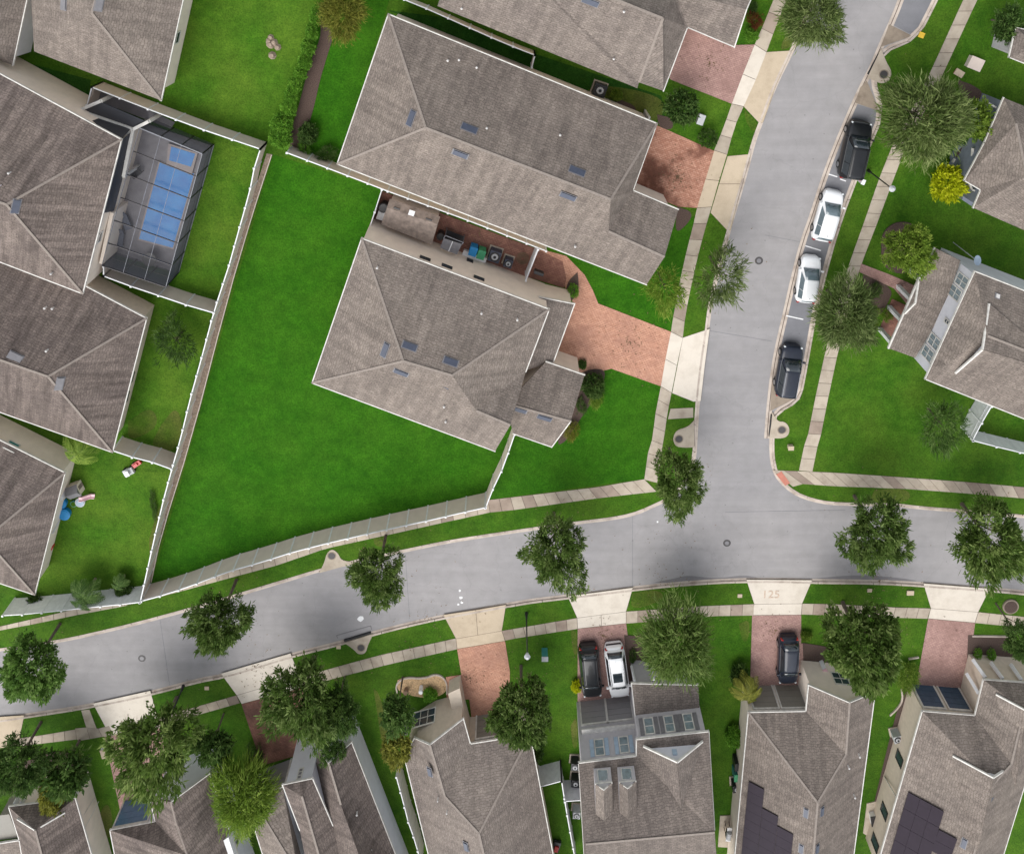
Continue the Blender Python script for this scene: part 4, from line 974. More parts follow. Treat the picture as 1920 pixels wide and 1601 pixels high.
def lounger(u, v, ang, label):
    r = empty('lounger', P(u, v, LZ+.06), label, 'lounger', 'dark loungers on the pool deck', ang)
    mb = MB(); mb.box((0,0,.32), (1.3,.62,.10)); mb.build('seat', M['cushion_grey'], r)
    mb = MB(); mb.box((.85,0,.48), (.6,.6,.08), Matrix.Rotation(-.6, 3, 'Y')); mb.build('backrest', M['cushion_grey'], r)
    for sx in (-.5, .5):
        for sy in (-.25, .25): mb = MB(); mb.box((sx,sy,.13), (.05,.05,.27)); mb.build('leg', M['black_metal'], r)
lounger(240, 415, 1.9, 'dark lounger at the left of the pool, nearest the shallow end wall')
lounger(228, 447, 1.4, 'dark lounger at the lower left of the pool deck')
r = empty('patio_table', P(287, 480, LZ+.06), 'dark round table at the lower end of the pool deck', 'table')
mb = MB(); mb.cyl((0,0,.70), (0,0,.74), .62, n=18); mb.build('table_top', M['black_metal'], r); mb = MB(); mb.cyl((0,0,0), (0,0,.7), .06); mb.build('leg', M['black_metal'], r)
r = empty('patio_chair', P(262, 320, LZ+.06), 'dark chair beside the pool', 'chair', None, .7)
mb = MB(); mb.box((0,0,.42), (.6,.6,.10)); mb.build('seat', M['black_metal'], r); mb = MB(); mb.box((-.3,0,.7), (.08,.6,.55)); mb.build('backrest', M['black_metal'], r)
for sx in (-.25,.25):
    for sy in (-.25,.25): mb = MB(); mb.box((sx,sy,.2), (.05,.05,.38)); mb.build('leg', M['black_metal'], r)

# ------------------------------------------------------------------ fences
def fence(pts, label, h=1.83, panel='beige_vinyl', step=1.83, z0=LZ, group='vinyl fences between the gardens', topw=.09, posts=True):
    w_ = [P(u, v, z0+h) for u, v in pts]; ln = [v2(p) for p in w_]
    n = max(1, round(length(ln)/step)); q = resample(ln, n)
    root = empty('fence', (q[0].x, q[0].y, z0), label, 'fence', group)
    for i in range(n):
        a, b = q[i], q[i+1]; d = (b-a).normalized(); nr = Vector((d.y, -d.x))
        mb = MB(); mb.bar((a.x, a.y, z0+h/2-.02), (b.x, b.y, z0+h/2-.02), .045, h-.12, Vector((0,0,1)))
        attach(mb.build('fence_panel', M[panel]), root)
        mb = MB(); mb.bar((a.x, a.y, z0+h-.04), (b.x, b.y, z0+h-.04), topw, .08)
        attach(mb.build('top_rail', M['white_vinyl']), root)
        for s_ in (-1, 1):
            o_ = nr*(.04*s_); mb2 = MB(); mb2.bar((a.x+o_.x, a.y+o_.y, z0+h*.80), (b.x+o_.x, b.y+o_.y, z0+h*.80), .03, .05)
            if s_ == 1: attach(mb2.build('mid_rail', M[panel]), root)
    if posts:
        for p in q:
            mb = MB(); mb.box((p.x, p.y, z0+h/2), (.13,.13,h+.04)); mb.box((p.x, p.y, z0+h+.05), (.17,.17,.06)); attach(mb.build('post', M['white_vinyl']), root)
    return root
F = lambda *a: list(a)
fence([(488,280),(480,297),(471,347),(458,396),(444,445),(431,493),(415,542),(400,588),(393,615),(375,682),(356,750),(339,821),(322,880),(306,939),(291,1002),(279,1056),(263,1128)], 'long beige fence down the left side of the deep green lawn')
fence([(172,164),(290,210),(390,247),(488,280)], 'beige fence above the pool cage, below the yellowish back lawn', step=2.4)
fence([(163,198),(172,164)], 'short fence return beside the dark lanai', step=2)
fence([(194,518),(256,541),(305,557),(352,573),(401,587)], 'beige fence below the pool cage', step=2.2)
fence([(194,500),(194,518)], 'tiny fence return below the pool cage', step=2)
fence([(211,845),(247,857),(290,868),(322,880)], 'beige fence above the lawn with toys', step=2.0)
fence([(265,1127),(295,1119),(352,1101),(424,1073),(491,1054),(550,1035),(615,1018.5),(679,1003.6),(744,989),(809,975),(877,959),(909.5,952)], 'long beige fence along the pavement below the deep green lawn', step=1.83)
fence([(911,951),(928,907),(941,882),(953,849),(965,814)], 'beige fence from the pavement up to the main house')
fence([(538,287),(615,316),(686,343),(716,355),(830,396),(897,421),(968,449),(1024,471)], 'beige fence along the lower side of the rust driveway house', panel='beige_vinyl', h=1.7)
fence([(716,356),(702,400),(689,440)], 'low white fence closing the brick side patio', h=1.5, panel='white_vinyl', topw=.06)
fence([(1009,468),(997,498),(986,526)], 'white gate across the end of the brick side patio', h=1.7, panel='white_vinyl', step=2.5)
fence([(758,0),(805,19),(854,41),(926,73),(996,102),(1003,104)], 'beige fence between the two upper houses')
fence([(1003,104),(997,127)], 'short fence return beside the upper house')
fence([(5,1154),(35,1152.6),(72,1148.6),(99,1147),(135.5,1142),(168,1139),(238,1132),(262,1129)], 'pale fence at the lower left overgrown by palms', panel='white_vinyl')
fence([(1859,762),(1833,806),(1824,825)], 'white fence going down from the right hand house', panel='white_vinyl', step=2.2)
fence([(1824,826),(1870,838),(1920,850),(2000,868)], 'white fence running off the right edge', panel='white_vinyl', step=2.0)
fence([(743,1456),(756,1503),(766,1543),(779,1578),(790,1622)], 'white fence between two lower houses beside the tall magnolia', panel='white_vinyl', step=1.83)
fence([(1012,1475),(1053,1464)], 'white fence panel left of the grey two storey house', panel='white_vinyl', step=2.2)
fence([(1053,1464),(1059,1503),(1069,1560),(1080,1620)], 'white fence running down beside the grey two storey house', panel='white_vinyl', step=2.0)
fence([(1059,1502),(1091,1500)], 'short white fence panel against the grey two storey house', panel='white_vinyl', step=2.2)
# thin edging line of the deep green lawn
ln = smooth(W2([(510,290),(474,400),(427,560),(360,820),(302,1005),(284,1090)], LZ), 1); mb = MB()
for a, b in zip(ln, ln[1:]): mb.bar((a.x,a.y,LZ+.06), (b.x,b.y,LZ+.06), .07, .14)
tag(mb.build('lawn_edging', M['beige_vinyl']), 'thin pale edging between soil strip and deep green lawn', 'garden edging')
for pts, l in (([(1655,475),(1652,445),(1668,422),(1700,415),(1725,432),(1740,462)], 'curved edging round the yellow-green tree'),
               ([(745,1298),(742,1282),(758,1268),(795,1271),(820,1261),(838,1275),(838,1300)], 'curved stone edging round the pebble bed'),
               ([(1690,1290),(1692,1310),(1684,1325),(1668,1340)], 'curved edging beside the cream side wall'),
               ([(1703,1234),(1722,1231)], 'short edging left of the lower right driveway'),
               ([(1822,1191),(1890,1192)], 'straight edging below the lower right pavement')):
    ln = smooth(W2(pts, LZ), 2); mb = MB()
    for a, b in zip(ln, ln[1:]): mb.bar((a.x,a.y,LZ+.05), (b.x,b.y,LZ+.05), .14, .12)
    tag(mb.build('garden_edging', M['mulch' if 'yellow-green tree' in l else 'kerb_concrete']), l, 'garden edging')

# ------------------------------------------------------------------ vegetation
def crown_mesh(name, seed, clumps, leaves, L, Wd, hz=.75, lob=.22, spread=.9, lift=.35, bot=-.45, curve=0.0):
    rnd = random.Random(seed); ph = [rnd.uniform(0, 6.28) for _ in range(6)]
    v = []; f = []; tint = []
    def rad(az, el):
        return 1 + lob*(math.sin(2*az+ph[0])*.4+math.sin(3*az+ph[1])*.5+math.sin(5*az+ph[2]+2*el)*.45+math.sin(4*el+ph[3])*.3)
    for c in range(clumps):
        z = rnd.uniform(bot, 1); az = rnd.uniform(0, 6.2832); el = math.asin(z)
        r = rad(az, el)*(rnd.uniform(.10, 1)**.38)*.86
        ce = Vector((math.cos(az)*math.cos(el)*r, math.sin(az)*math.cos(el)*r, z*r*hz))
        out = Vector((math.cos(az)*math.cos(el), math.sin(az)*math.cos(el), z*.8)).normalized()
        ct_ = rnd.random(); cs = rnd.uniform(.7, 1.3)
        for l in range(leaves):
            d = (out*.75 + Vector((rnd.gauss(0,1),rnd.gauss(0,1),rnd.gauss(0,1)))*spread*.6 + Vector((0,0,lift))).normalized()
            b = ce + Vector((rnd.gauss(0,1),rnd.gauss(0,1),rnd.gauss(0,.8)))*L*.35*cs
            ll = L*rnd.uniform(.6, 1.25)*cs; sd_ = d.cross(Vector((rnd.gauss(0,1),rnd.gauss(0,1),rnd.gauss(0,1)))).normalized()*(Wd*rnd.uniform(.7,1.3)*.5)
            t = b + d*ll + Vector((0,0,-curve*ll)); m_ = b + d*ll*.5 + Vector((0,0,curve*ll*.15))
            k = len(v); v += [tuple(b), tuple(m_+sd_), tuple(t), tuple(m_-sd_)]; f.append((k,k+1,k+2,k+3))
            tint.append(min(1, max(0, ct_*.65 + rnd.random()*.42 - .03)))
    me = bpy.data.meshes.new(name); me.from_pydata(v, [], f)
    at = me.attributes.new('tint', 'FLOAT', 'FACE'); at.data.foreach_set('value', tint); me.update(); return me
CM = {
 'oak': [crown_mesh('crown_oak', s, 430, 26, .13, .036, .74, .26+.05*(s%3)) for s in (1, 2, 3, 4, 5)],
 'feather': [crown_mesh('crown_feather', s, 300, 26, .26, .026, .62, .22, spread=.75, lift=.25, curve=.25) for s in (11, 12)],
 'dense': [crown_mesh('crown_dense', s, 520, 26, .11, .045, .78, .16, spread=1.0) for s in (21, 22, 23)],
 'sparse': [crown_mesh('crown_sparse', s, 120, 18, .26, .034, .7, .35, spread=.8) for s in (31, 32)],
 'bush': [crown_mesh('crown_bush', s, 150, 22, .20, .085, .75, .12, spread=1.1, bot=-.3) for s in (41, 42, 43)],
 'ball': [crown_mesh('crown_ball', s, 260, 22, .10, .045, .9, .02, spread=.7, bot=-.3) for s in (51,)],
}
MATVAR = {}
def crown(kind, leaf, k):
    src = CM[kind][k % len(CM[kind])]; key = (src.name, leaf)
    if key not in MATVAR:
        me = src.copy(); me.materials.append(M[leaf]); MATVAR[key] = me
    return MATVAR[key]
def trunk_mesh(name, seed, limbs=6):
    rnd = random.Random(seed); mb = MB()
    mb.cyl((0,0,0), (.0,.0,.55), .05, .036, n=8, cap=False); mb.cyl((0,0,.55), (.01,0,1.05), .036, .016, n=7)
    for i in range(limbs):
        a = 6.283*i/limbs+rnd.uniform(-.4,.4); z = rnd.uniform(.42,.75); r = rnd.uniform(.22,.42)
        m1 = Vector((math.cos(a)*r*.5, math.sin(a)*r*.5, z+.16)); e = Vector((math.cos(a+.2)*r, math.sin(a+.2)*r, z+.36))
        mb.cyl((0,0,z), m1, .022, .015, n=6, cap=False); mb.cyl(m1, e, .015, .005, n=5)
    return mb.mesh(name)
TM = [trunk_mesh('trunk_mesh', s) for s in (5, 6, 7)]
for t in TM: t.materials.append(M['bark'])
cnt = [0]
STREET = 'street trees along the roads'
def tree(label, u, v, rx, ry=None, zc=4.3, kind='oak', leaf='leaf_oak', group=STREET, name='street_tree', hz=1.0, cat='tree', trunk=True, ground=LZ):
    cnt[0] += 1; k = cnt[0]
    ry = ry or rx; c = P(u, v, zc); Z = (c-C0).dot(AF); m_ = Z/FPX
    r = empty(name, (c.x, c.y, ground), label, cat, group)
    o = bpy.data.objects.new('crown' if trunk else 'foliage', crown(kind, leaf, k)); link(o, r)
    o.location = (0,0,zc-ground); sx, sy = rx*m_, ry*m_
    o.scale = (sx, sy, min(sx, sy)*hz*1.0)
    o.rotation_euler = (0,0,0)
    # spin by whole quarter turns keeps the chosen extents
    q = k % 4; o.rotation_euler = (0,0,q*math.pi/2)
    if q % 2: o.scale = (sy, sx, min(sx, sy)*hz)
    if trunk:
        t = bpy.data.objects.new('trunk', TM[k % 3]); link(t, r); h = zc-ground
        t.scale = (max(1.8, min(sx,sy)*1.1), max(1.8, min(sx,sy)*1.1), h); t.rotation_euler = (0,0,k*1.3)
    else:
        mb = MB(); mb.cyl((0,0,0), (0,0,max(.1, zc-ground)), .05, .03, n=6); mb.build('stem', M['bark'], r)
    return r
T = tree
T('round street tree over the road at the lower left edge', 62, 1250, 60, 66, leaf='leaf_fresh', kind='dense')
T('street tree leaning over the road, second from the left', 412, 1164, 62, 62)
T('street tree beside the storm inlet on the middle of the road', 709, 1076, 55, 57)
T('lobed street tree over the road below the corner lawn', 1043, 1032, 62, 70, kind='oak')
T('street tree at the inner corner of the junction', 1274, 906, 50, 64, zc=4.4)
T('tall crowned street tree right of the junction', 1641, 998, 64, 72)
T('street tree over the road at the right edge', 1855, 1014, 74, 84)
T('dark feathery tree between two parked cars and a driveway at the bottom', 1270, 1203, 66, 84, kind='feather', leaf='leaf_oak')
T('large dense dark tree right of the dark car on the driveway', 1617, 1208, 80, 88, kind='dense', leaf='leaf_oak')
T('dark dense tree standing before the pebble bed house', 978, 1333, 62, 72, kind='dense', leaf='leaf_oak')
T('large tree over the dark brick driveway, lower left', 567, 1315, 72, 88, kind='oak', leaf='leaf_oak')
T('smaller dark tree tucked behind the large tree by the dark brick driveway', 632, 1335, 42, 62, zc=3.4, kind='oak', leaf='leaf_dark')
T('drooping dark tree in front of the dark triple gabled roof', 622, 1405, 26, 36, zc=3.4, kind='oak', leaf='leaf_dark')
T('tall narrow magnolia like tree with dark leaves beside the white fence', 745, 1340, 33, 44, zc=3.6, kind='bush', leaf='leaf_dark')
T('yellowish lower half tree below the magnolia beside the white fence', 743, 1402, 30, 40, zc=3.0, kind='bush', leaf='leaf_bronze', hz=.7)
T('very large spreading tree at the lower left with white blossoms of light', 292, 1402, 82, 92, zc=4.6, kind='oak', leaf='leaf_oak')
T('dark large leaved small tree right of the very large spreading tree', 398, 1398, 38, 36, zc=3.0, kind='bush', leaf='leaf_dark')
T('bright yellow-green tree between two lower left houses', 455, 1492, 58, 74, zc=4.0, kind='feather', leaf='leaf_yellowgreen')
T('dark tree at the left edge above the lower left corner house', 32, 1432, 56, 62, zc=3.8, kind='oak', leaf='leaf_dark')
T('dark olive shrub tree above the white front gable, lower left', 122, 1440, 50, 50, zc=2.6, kind='bush', leaf='leaf_dark')
T('narrow olive tree leaning over the lower left roof', 98, 1490, 24, 44, zc=3.2, kind='bush', leaf='leaf_bronze')
T('very large feathery olive tree over the right pavement', 1733, 224, 84, 80, zc=4.2, kind='feather', leaf='leaf_olive')
T('bushy green small tree against the slate blue porch', 1832, 226, 33, 42, zc=2.6, kind='bush', leaf='leaf_yellowgreen', name='small_tree')
T('feathery olive tree over the right pavement between two white cars', 1588, 590, 58, 70, zc=4.2, kind='feather', leaf='leaf_olive')
T('yellow-green shrub beside the feathery olive tree', 1622, 598, 28, 36, zc=2.2, kind='oak', leaf='leaf_yellowgreen', name='small_tree')
T('sparse leaning street tree at the left kerb of the upper road', 1352, 520, 48, 62, zc=3.8, kind='sparse', leaf='leaf_olive')
T('small yellow-green street tree on the pavement edge', 1246, 540, 42, 46, zc=2.8, kind='sparse', leaf='leaf_yellowgreen')
T('twiggy street tree at the top beside the upper road', 1526, 30, 58, 62, zc=4.0, kind='feather', leaf='leaf_olive')
T('bronze yellow tree behind the upper hedge', 644, 24, 42, 50, zc=3.0, kind='feather', leaf='leaf_bronze', name='small_tree', group=None)
T('dark green small tree on the small lawn by the rust driveway', 1277, 200, 33, 36, zc=2.4, kind='bush', leaf='leaf_dark', name='small_tree', group=None)
T('yellow-green garden tree in its own curved bed, right side', 1703, 470, 48, 52, zc=3.0, kind='oak', leaf='leaf_yellowgreen', name='small_tree', group=None)
T('dark loose tree on the big right lawn by the white fence', 1768, 800, 40, 54, zc=2.6, kind='sparse', leaf='leaf_dark', name='small_tree', group=None)
T('dark loose shrub in the fenced yellowish back lawn', 328, 640, 38, 46, zc=1.6, kind='sparse', leaf='leaf_dark', name='small_tree', group=None)
T('dark tree at the right edge above the porch columns', 1912, 1196, 36, 36, zc=3.6, kind='oak', leaf='leaf_dark')
T('dark leafy shrub at the upper right edge', 1892, 46, 30, 40, zc=2.4, kind='bush', leaf='leaf_dark', name='small_tree', group=None)
def bush(label, u, v, rx, ry=None, leaf='leaf_bright', kind='bush', zc=None, group='garden shrubs', cat='shrub', name='shrub'):
    m_ = 1/20.; zc = zc or (LZ+min(rx, ry or rx)*m_*.55)
    return tree(label, u, v, rx, ry, zc, kind, leaf, group, name, cat=cat, trunk=False)
bush('brilliant yellow round shrub by the slate blue porch', 1776, 343, 34, 40, 'leaf_lime', 'bush', zc=1.6)
bush('clipped round dark green shrub beside the upper pavement', 1327, 259, 21, 22, 'leaf_dark', 'ball')
bush('light green shrub beside the top driveway', 1409, 67, 14, 14, 'leaf_bright', 'bush')
bush('red leaved shrub beside the top pavement', 1415, 38, 16, 16, 'leaf_red', 'sparse')
bush('small green shrub above the red leaved shrub', 1412, 15, 9, 12, 'leaf_dark', 'bush')
bush('small oval green shrub island in the curved paver walk', 1075, 545, 12, 17, 'leaf_bright', 'ball')
bush('clipped bushes at the corner of the main house driveway', 1112, 722, 22, 26, 'leaf_dark', 'bush')
bush('small dark bush beside the garage corner of the main house', 1092, 683, 8, 11, 'leaf_dark', 'bush')
bush('low brown green bush at the front corner of the main house', 1072, 808, 15, 20, 'leaf_bronze', 'sparse')
bush('dark shrub above the bronze palm, right of the grey house', 1386, 1263, 18, 24, 'leaf_dark', 'bush')
bush('light green round shrub beside the cottage with stepped solar panels', 1376, 1380, 16, 21, 'leaf_bright', 'bush')
bush('bright yellow shrub beside the black car', 1081, 1286, 10, 14, 'leaf_lime', 'bush')
bush('narrow dark green clipped shrub beside the white car', 1186, 1229, 8, 17, 'leaf_dark', 'ball')
bush('small round green shrub by the bay window', 806, 1302, 13, 15, 'leaf_bright', 'bush')
bush('oval green shrub left of two by the porch columns', 1833, 1225, 9, 14, 'leaf_bright', 'ball')
bush('oval green shrub right of two by the porch columns', 1858, 1226, 10, 14, 'leaf_bright', 'ball')
bush('yellow-green spiky plants beside the lower right driveway', 1702, 1268, 20, 32, 'leaf_yellowgreen', 'sparse')
bush('low green plant beside the dark car', 1511, 1192, 12, 10, 'leaf_yellowgreen', 'bush')
bush('pale green shrub at the air conditioner of the upper house', 1156, 178, 12, 12, 'leaf_yellowgreen', 'bush')
bush('dark shrub before the driveway at the left of the dark brick drive', 478, 1415, 18, 24, 'leaf_dark', 'sparse')
bush('teal leaved shrub left of the grey two storey house', 1006, 1405, 15, 26, 'leaf_dark', 'bush')
bush('small shrub against the fence above the main lawn, left', 578, 250, 20, 22, 'leaf_dark', 'bush')
bush('flowering shrub against the fence above the main lawn, right', 612, 288, 22, 16, 'leaf_dark', 'sparse')
bush('trailing shrub hanging over the fence', 572, 278, 12, 22, 'leaf_bright', 'sparse')
bush('dark shrub at the fence corner, lower left', 232, 1104, 16, 18, 'leaf_dark', 'bush')
bush('yellow-green plant at the fence corner, lower left', 240, 1120, 13, 14, 'leaf_yellowgreen', 'sparse')
bush('dark hedge plant behind the pale fence', 66, 1125, 16, 12, 'leaf_dark', 'bush')
bush('low dark weeds on the dirt strip by the red toy', 288, 945, 6, 30, 'leaf_dark', 'sparse')
HG = [(592,30,11,16),(586,60,11,17),(578,90,12,17),(571,118,11,15),(563,140,11,13),(553,160,13,16),(546,182,13,16),(540,205,14,17),(530,230,19,20),(527,258,19,22),(521,240,12,14)]
bush('loose green shrub between garage corner and corner lawn of the main house', 1118, 748, 14, 20, 'leaf_yellowgreen', 'sparse')
bush('dark low shrub below the clipped bushes of the main house', 1090, 762, 11, 16, 'leaf_dark', 'sparse')
bush('small palm like plant at the front bed of the right hand house', 1640, 545, 14, 16, 'leaf_dark', 'sparse')
bush('pale green plant in the front bed of the right hand house', 1662, 590, 13, 12, 'leaf_yellowgreen', 'sparse')
bush('low green plants below the mulch bed of the slate porch house', 1812, 262, 16, 14, 'leaf_bright', 'bush')
bush('leafy shrub at the foot of the slate porch', 1800, 205, 14, 16, 'leaf_yellowgreen', 'sparse')
for i, (u, v, rx, ry) in enumerate(HG):
    bush(('topmost','second','third','fourth','fifth','sixth','seventh','eighth','large ninth','bottom','small tenth')[i]+' bright green shrub of the long hedge, counted from the top', u, v, rx+2, ry+2, 'leaf_bright', 'bush', zc=.9, group='bright green hedge shrubs', name='hedge_shrub')
# palms
def palm(label, u, v, r, zc, leaf, n=12, name='palm', seed=0, trunk_h=None, leaflets=13):
    rnd = random.Random(seed); c = P(u, v, zc); Z = (c-C0).dot(AF); R = r*Z/FPX
    root = empty(name, (c.x, c.y, LZ), label, 'palm', 'palms')
    mb = MB(); mb.cyl((0,0,0), (0,0,zc-LZ), .14, .10, n=9)
    tr_ = mb.build('trunk', M['palm_bark'], root)
    for i in range(n):
        a = 6.283*i/n+rnd.uniform(-.2,.2); L = R*rnd.uniform(.8,1.1); up = rnd.uniform(.1,.55); mb = MB(); pts = []
        for k in range(leaflets+1):
            t = k/leaflets; pts.append(Vector((math.cos(a)*L*t, math.sin(a)*L*t, zc-LZ+L*(up*t-.75*t*t))))
        for k in range(leaflets):
            p, q = pts[k], pts[k+1]; d = (q-p).normalized(); s_ = d.cross(Vector((0,0,1))).normalized()
            mb.quad(p-s_*.02, p+s_*.02, q+s_*.015, q-s_*.015)
            wl = L*.26*math.sin(math.pi*min(1, (k+1.2)/leaflets)*.93)+.04
            for sg in (-1, 1):
                e = p + s_*sg*wl + d*wl*1.1 + Vector((0,0,-wl*.25)); mb.quad(p-d*.02, p+d*.10, e+d*.02, e-d*.03)
        me = mb.mesh('frond'); me.materials.append(M[leaf]); at = me.attributes.new('tint','FLOAT','FACE'); at.data.foreach_set('value', [rnd.random()*.8+.1]*0+[min(1,max(0,rnd.gauss(.5,.22))) for _ in me.polygons])
        link(bpy.data.objects.new('frond', me), root)
palm('bright yellow-green palm between two left hand houses', 146, 850, 38, 2.6, 'leaf_yellowgreen', seed=3)
palm('dark green palm growing over the lower left fence', 156, 1122, 34, 2.2, 'leaf_dark', 17, seed=4)
palm('bronze palm at the garage of the stepped solar roof cottage', 1402, 1302, 30, 2.2, 'leaf_bronze', 17, seed=5)
palm('small dark palm at the end of the lower left fence', 222, 1098, 18, 1.2, 'leaf_dark', 11, seed=6)

# ------------------------------------------------------------------ cars
def car(label, front, rear, Wd, Ht, paint, kind='suv', z0=0.0, glass='car_glass', sunroof=False, rails=True, group='cars on the street and driveways'):
    zc = z0+.55; f = P(*front, zc); r = P(*rear, zc); c = (f+r)/2; L = (v2(f)-v2(r)).length
    ang = math.atan2(f.y-r.y, f.x-r.x)
    root = empty('parked_car', (c.x, c.y, z0), label, 'car', group, ang); H = Ht; hw_ = Wd/2
    sx = [-.5,-.492,-.47,-.43,-.36,-.27,-.15,0,.12,.22,.30,.37,.42,.455,.48,.495,.5]
    pw = [.62,.74,.85,.93,.98,1,1,.995,1,1,.985,.95,.89,.81,.70,.56,.42]
    zr = {'suv':.60,'hatch':.60,'sedan':.62}[kind]
    zt = [.44,.52,.575,zr,zr,zr,zr-.005,zr-.01,zr-.012,zr-.02,zr-.035,zr-.06,zr-.085,zr-.12,zr-.17,zr-.24,zr-.30]
    mb = MB(); rows = []
    for x, p, z in zip(sx, pw, zt):
        w = hw_*p; t = H*z; row = []
        half = [(w*.93, .20), (w, .36), (w*1.0, H*.36 if t > H*.36 else t*.8), (w*.975, t-.085), (w*.92, t-.03), (w*.72, t+.005), (w*.35, t+.028), (0, t+.034)]
        half = [(a, min(b, t+.034)) for a, b in half]
        for y, zz in half: row.append((x*L, -y, zz))
        for y, zz in half[-2::-1]: row.append((x*L, y, zz))
        rows.append(row)
    n = len(rows[0])
    for row in rows: mb.v += row
    for i in range(len(rows)-1):
        for j in range(n-1): mb.f.append((i*n+j, (i+1)*n+j, (i+1)*n+j+1, i*n+j+1))
    mb.f.append(tuple(range(n))); mb.f.append(tuple((len(rows)-1)*n+j for j in range(n))[::-1])
    body = mb.build('body', M[paint], root, smooth=True)
    if kind == 'suv': b0, b1, t0, t1 = -.475, .265, -.43, .10
    elif kind == 'hatch': b0, b1, t0, t1 = -.465, .27, -.37, .08
    else: b0, b1, t0, t1 = -.40, .255, -.23, .07
    zb = H*zr-.02; bw = hw_*.90; tw = hw_*.70; N_ = 9; rows = []
    mb = MB(); stn = [(b0,bw*.86,zb), (b0*.55+t0*.45,bw*.86*.6+tw*.95*.4,zb+(H-zb)*.55), (t0,tw*.93,H-.045), (t0+.06,tw*.99,H-.012), ((t0+t1)/2,tw,H), (t1-.05,tw*.99,H-.015), (t1,tw*.95,H-.055), (t1*.5+b1*.5,(tw*.95+bw*.88)/2,zb+(H-zb)*.50), (b1,bw*.88,zb)]
    # upper shell
    top = [[(x*L, y*s, z+.0) for s, z_ in ((-1,0),(-.6,0),(0,0),(.6,0),(1,0))] for x, y, z in stn]
    k = 5
    for i, (x, y, z) in enumerate(stn):
        for s, dz in ((-1,-.03),(-.6,.005),(0,.02),(.6,.005),(1,-.03)): mb.v.append((x*L, y*s, z+(dz if 0 < i < len(stn)-1 else 0)))
    for i in range(len(stn)-1):
        for j in range(k-1): mb.f.append((i*k+j, (i+1)*k+j, (i+1)*k+j+1, i*k+j+1))
    # side skirts down to the belt line
    m0 = len(mb.v)
    for i, (x, y, z) in enumerate(stn):
        xb = x
        for s in (-1, 1): mb.v.append((xb*L, s*bw*(1 if 0 < i < len(stn)-1 else .9), zb-.03))
    for i in range(len(stn)-1):
        a0, a1 = i*k, (i+1)*k; mb.f.append((m0+2*i, m0+2*(i+1), a1, a0)); mb.f.append((a0+4, a1+4, m0+2*(i+1)+1, m0+2*i+1))
    cab = mb.build('cabin', M[paint], root, smooth=False)
    for p in cab.data.polygons[:(len(stn)-1)*(k-1)]: p.use_smooth = True
    def patchq(name, q, mat, up=.012, parent=root):
        nrm = (q[1]-q[0]).cross(q[3]-q[0]).normalized()
        cc = sum(q, Vector())/4
        if nrm.dot(cc-Vector((0,0,H*.4))) < 0: nrm = -nrm
        m2 = MB(); q2 = [p+nrm*up for p in q]; m2.quad(*q2)
        for i in range(4): m2.quad(q[i], q[(i+1)%4], q2[(i+1)%4], q2[i])
        return m2.build(name, M[mat], parent)
    def S_(i, s, dz=0): x, y, z = stn[i]; return Vector((x*L, y*s, z+dz))
    # windshield spans stations 8-7-6, slightly inset
    for nm, (i0, i1, i2), (e0, e1) in (('windscreen', (8,7,6), (.0,.0)), ('rear_window', (0,1,2), (.18,.10))):
        A0, B0 = S_(i0,-.97), S_(i0,.97); A2, B2_ = S_(i2,-.95), S_(i2,.95)
        A0, A2 = A0.lerp(A2, e0), A2.lerp(A0, e1); B0, B2_ = B0.lerp(B2_, e0), B2_.lerp(B0, e1)
        mA, mB_ = (A0+A2)/2, (B0+B2_)/2; lift = Vector((0.0,0,(stn[i1][2]-(stn[i0][2]+stn[i2][2])/2)*.6+.030))
        m2 = MB(); ly = [(A0,B0,Vector((0,0,.028))),(mA,mB_,lift+Vector((0,0,.01))),(A2,B2_,Vector((0,0,.024)))]
        for a, b, l in ly:
            for s in (0,.25,.5,.75,1): m2.v.append(tuple(a.lerp(b, s)+l+Vector((0,0,.02*(1-(2*s-1)**2)))))
        for i in range(2):
            for j in range(4): m2.f.append((i*5+j, (i+1)*5+j, (i+1)*5+j+1, i*5+j+1))
        o = m2.build(nm, M[glass], root, smooth=True)
        md = o.modifiers.new('t', 'SOLIDIFY'); md.thickness = .03; md.offset = 0
        if nm == 'windscreen':
            m3 = MB(); m3.bar(A0.lerp(B0,.25)+Vector((-.02,0,.055)), A0.lerp(B0,.5)+(A2-A0)*.25+Vector((0,0,.085)), .03, .02); m3.bar(A0.lerp(B0,.6)+Vector((-.02,0,.055)), A0.lerp(B0,.85)+(A2-A0)*.25+Vector((0,0,.085)), .03, .02)
            m3.build('wiper', M['rubber'], o)
    for s in (-1, 1):
        xr = [t0+.02, (t0+t1)/2-.03, t1-.01] ; hi = tw*1.0
        base = [b0+.09 if kind != 'sedan' else b0+.12, (t0+t1)/2-.03, b1-.08]
        for k_ in range(2):
            q = [Vector((base[k_]*L+.03, s*(bw+.004), zb+.02)), Vector((base[k_+1]*L-.03, s*(bw+.004), zb+.02)), Vector((xr[k_+1]*L-.03, s*(hi+.012), H-.085)), Vector((xr[k_]*L+.03, s*(hi+.012), H-.085))]
            patchq('side_window', q, glass, .014)
        m2 = MB(); m2.box(((b1-.045)*L, s*(hw_+.09), zb+.04), (.14,.22,.14)); m2.build('mirror', M[paint], root)
        m2 = MB(); m2.box((.452*L, s*hw_*.71, H*.425), (.13,.30,.12), Matrix.Rotation(-s*.62, 3, 'Z')); m2.build('headlight', M['lens_clear'], root)
        m2 = MB(); m2.box((-.478*L, s*hw_*.74, H*.50), (.11,.24,.22), Matrix.Rotation(s*.4, 3, 'Z')); m2.build('taillight', M['lens_red'], root)
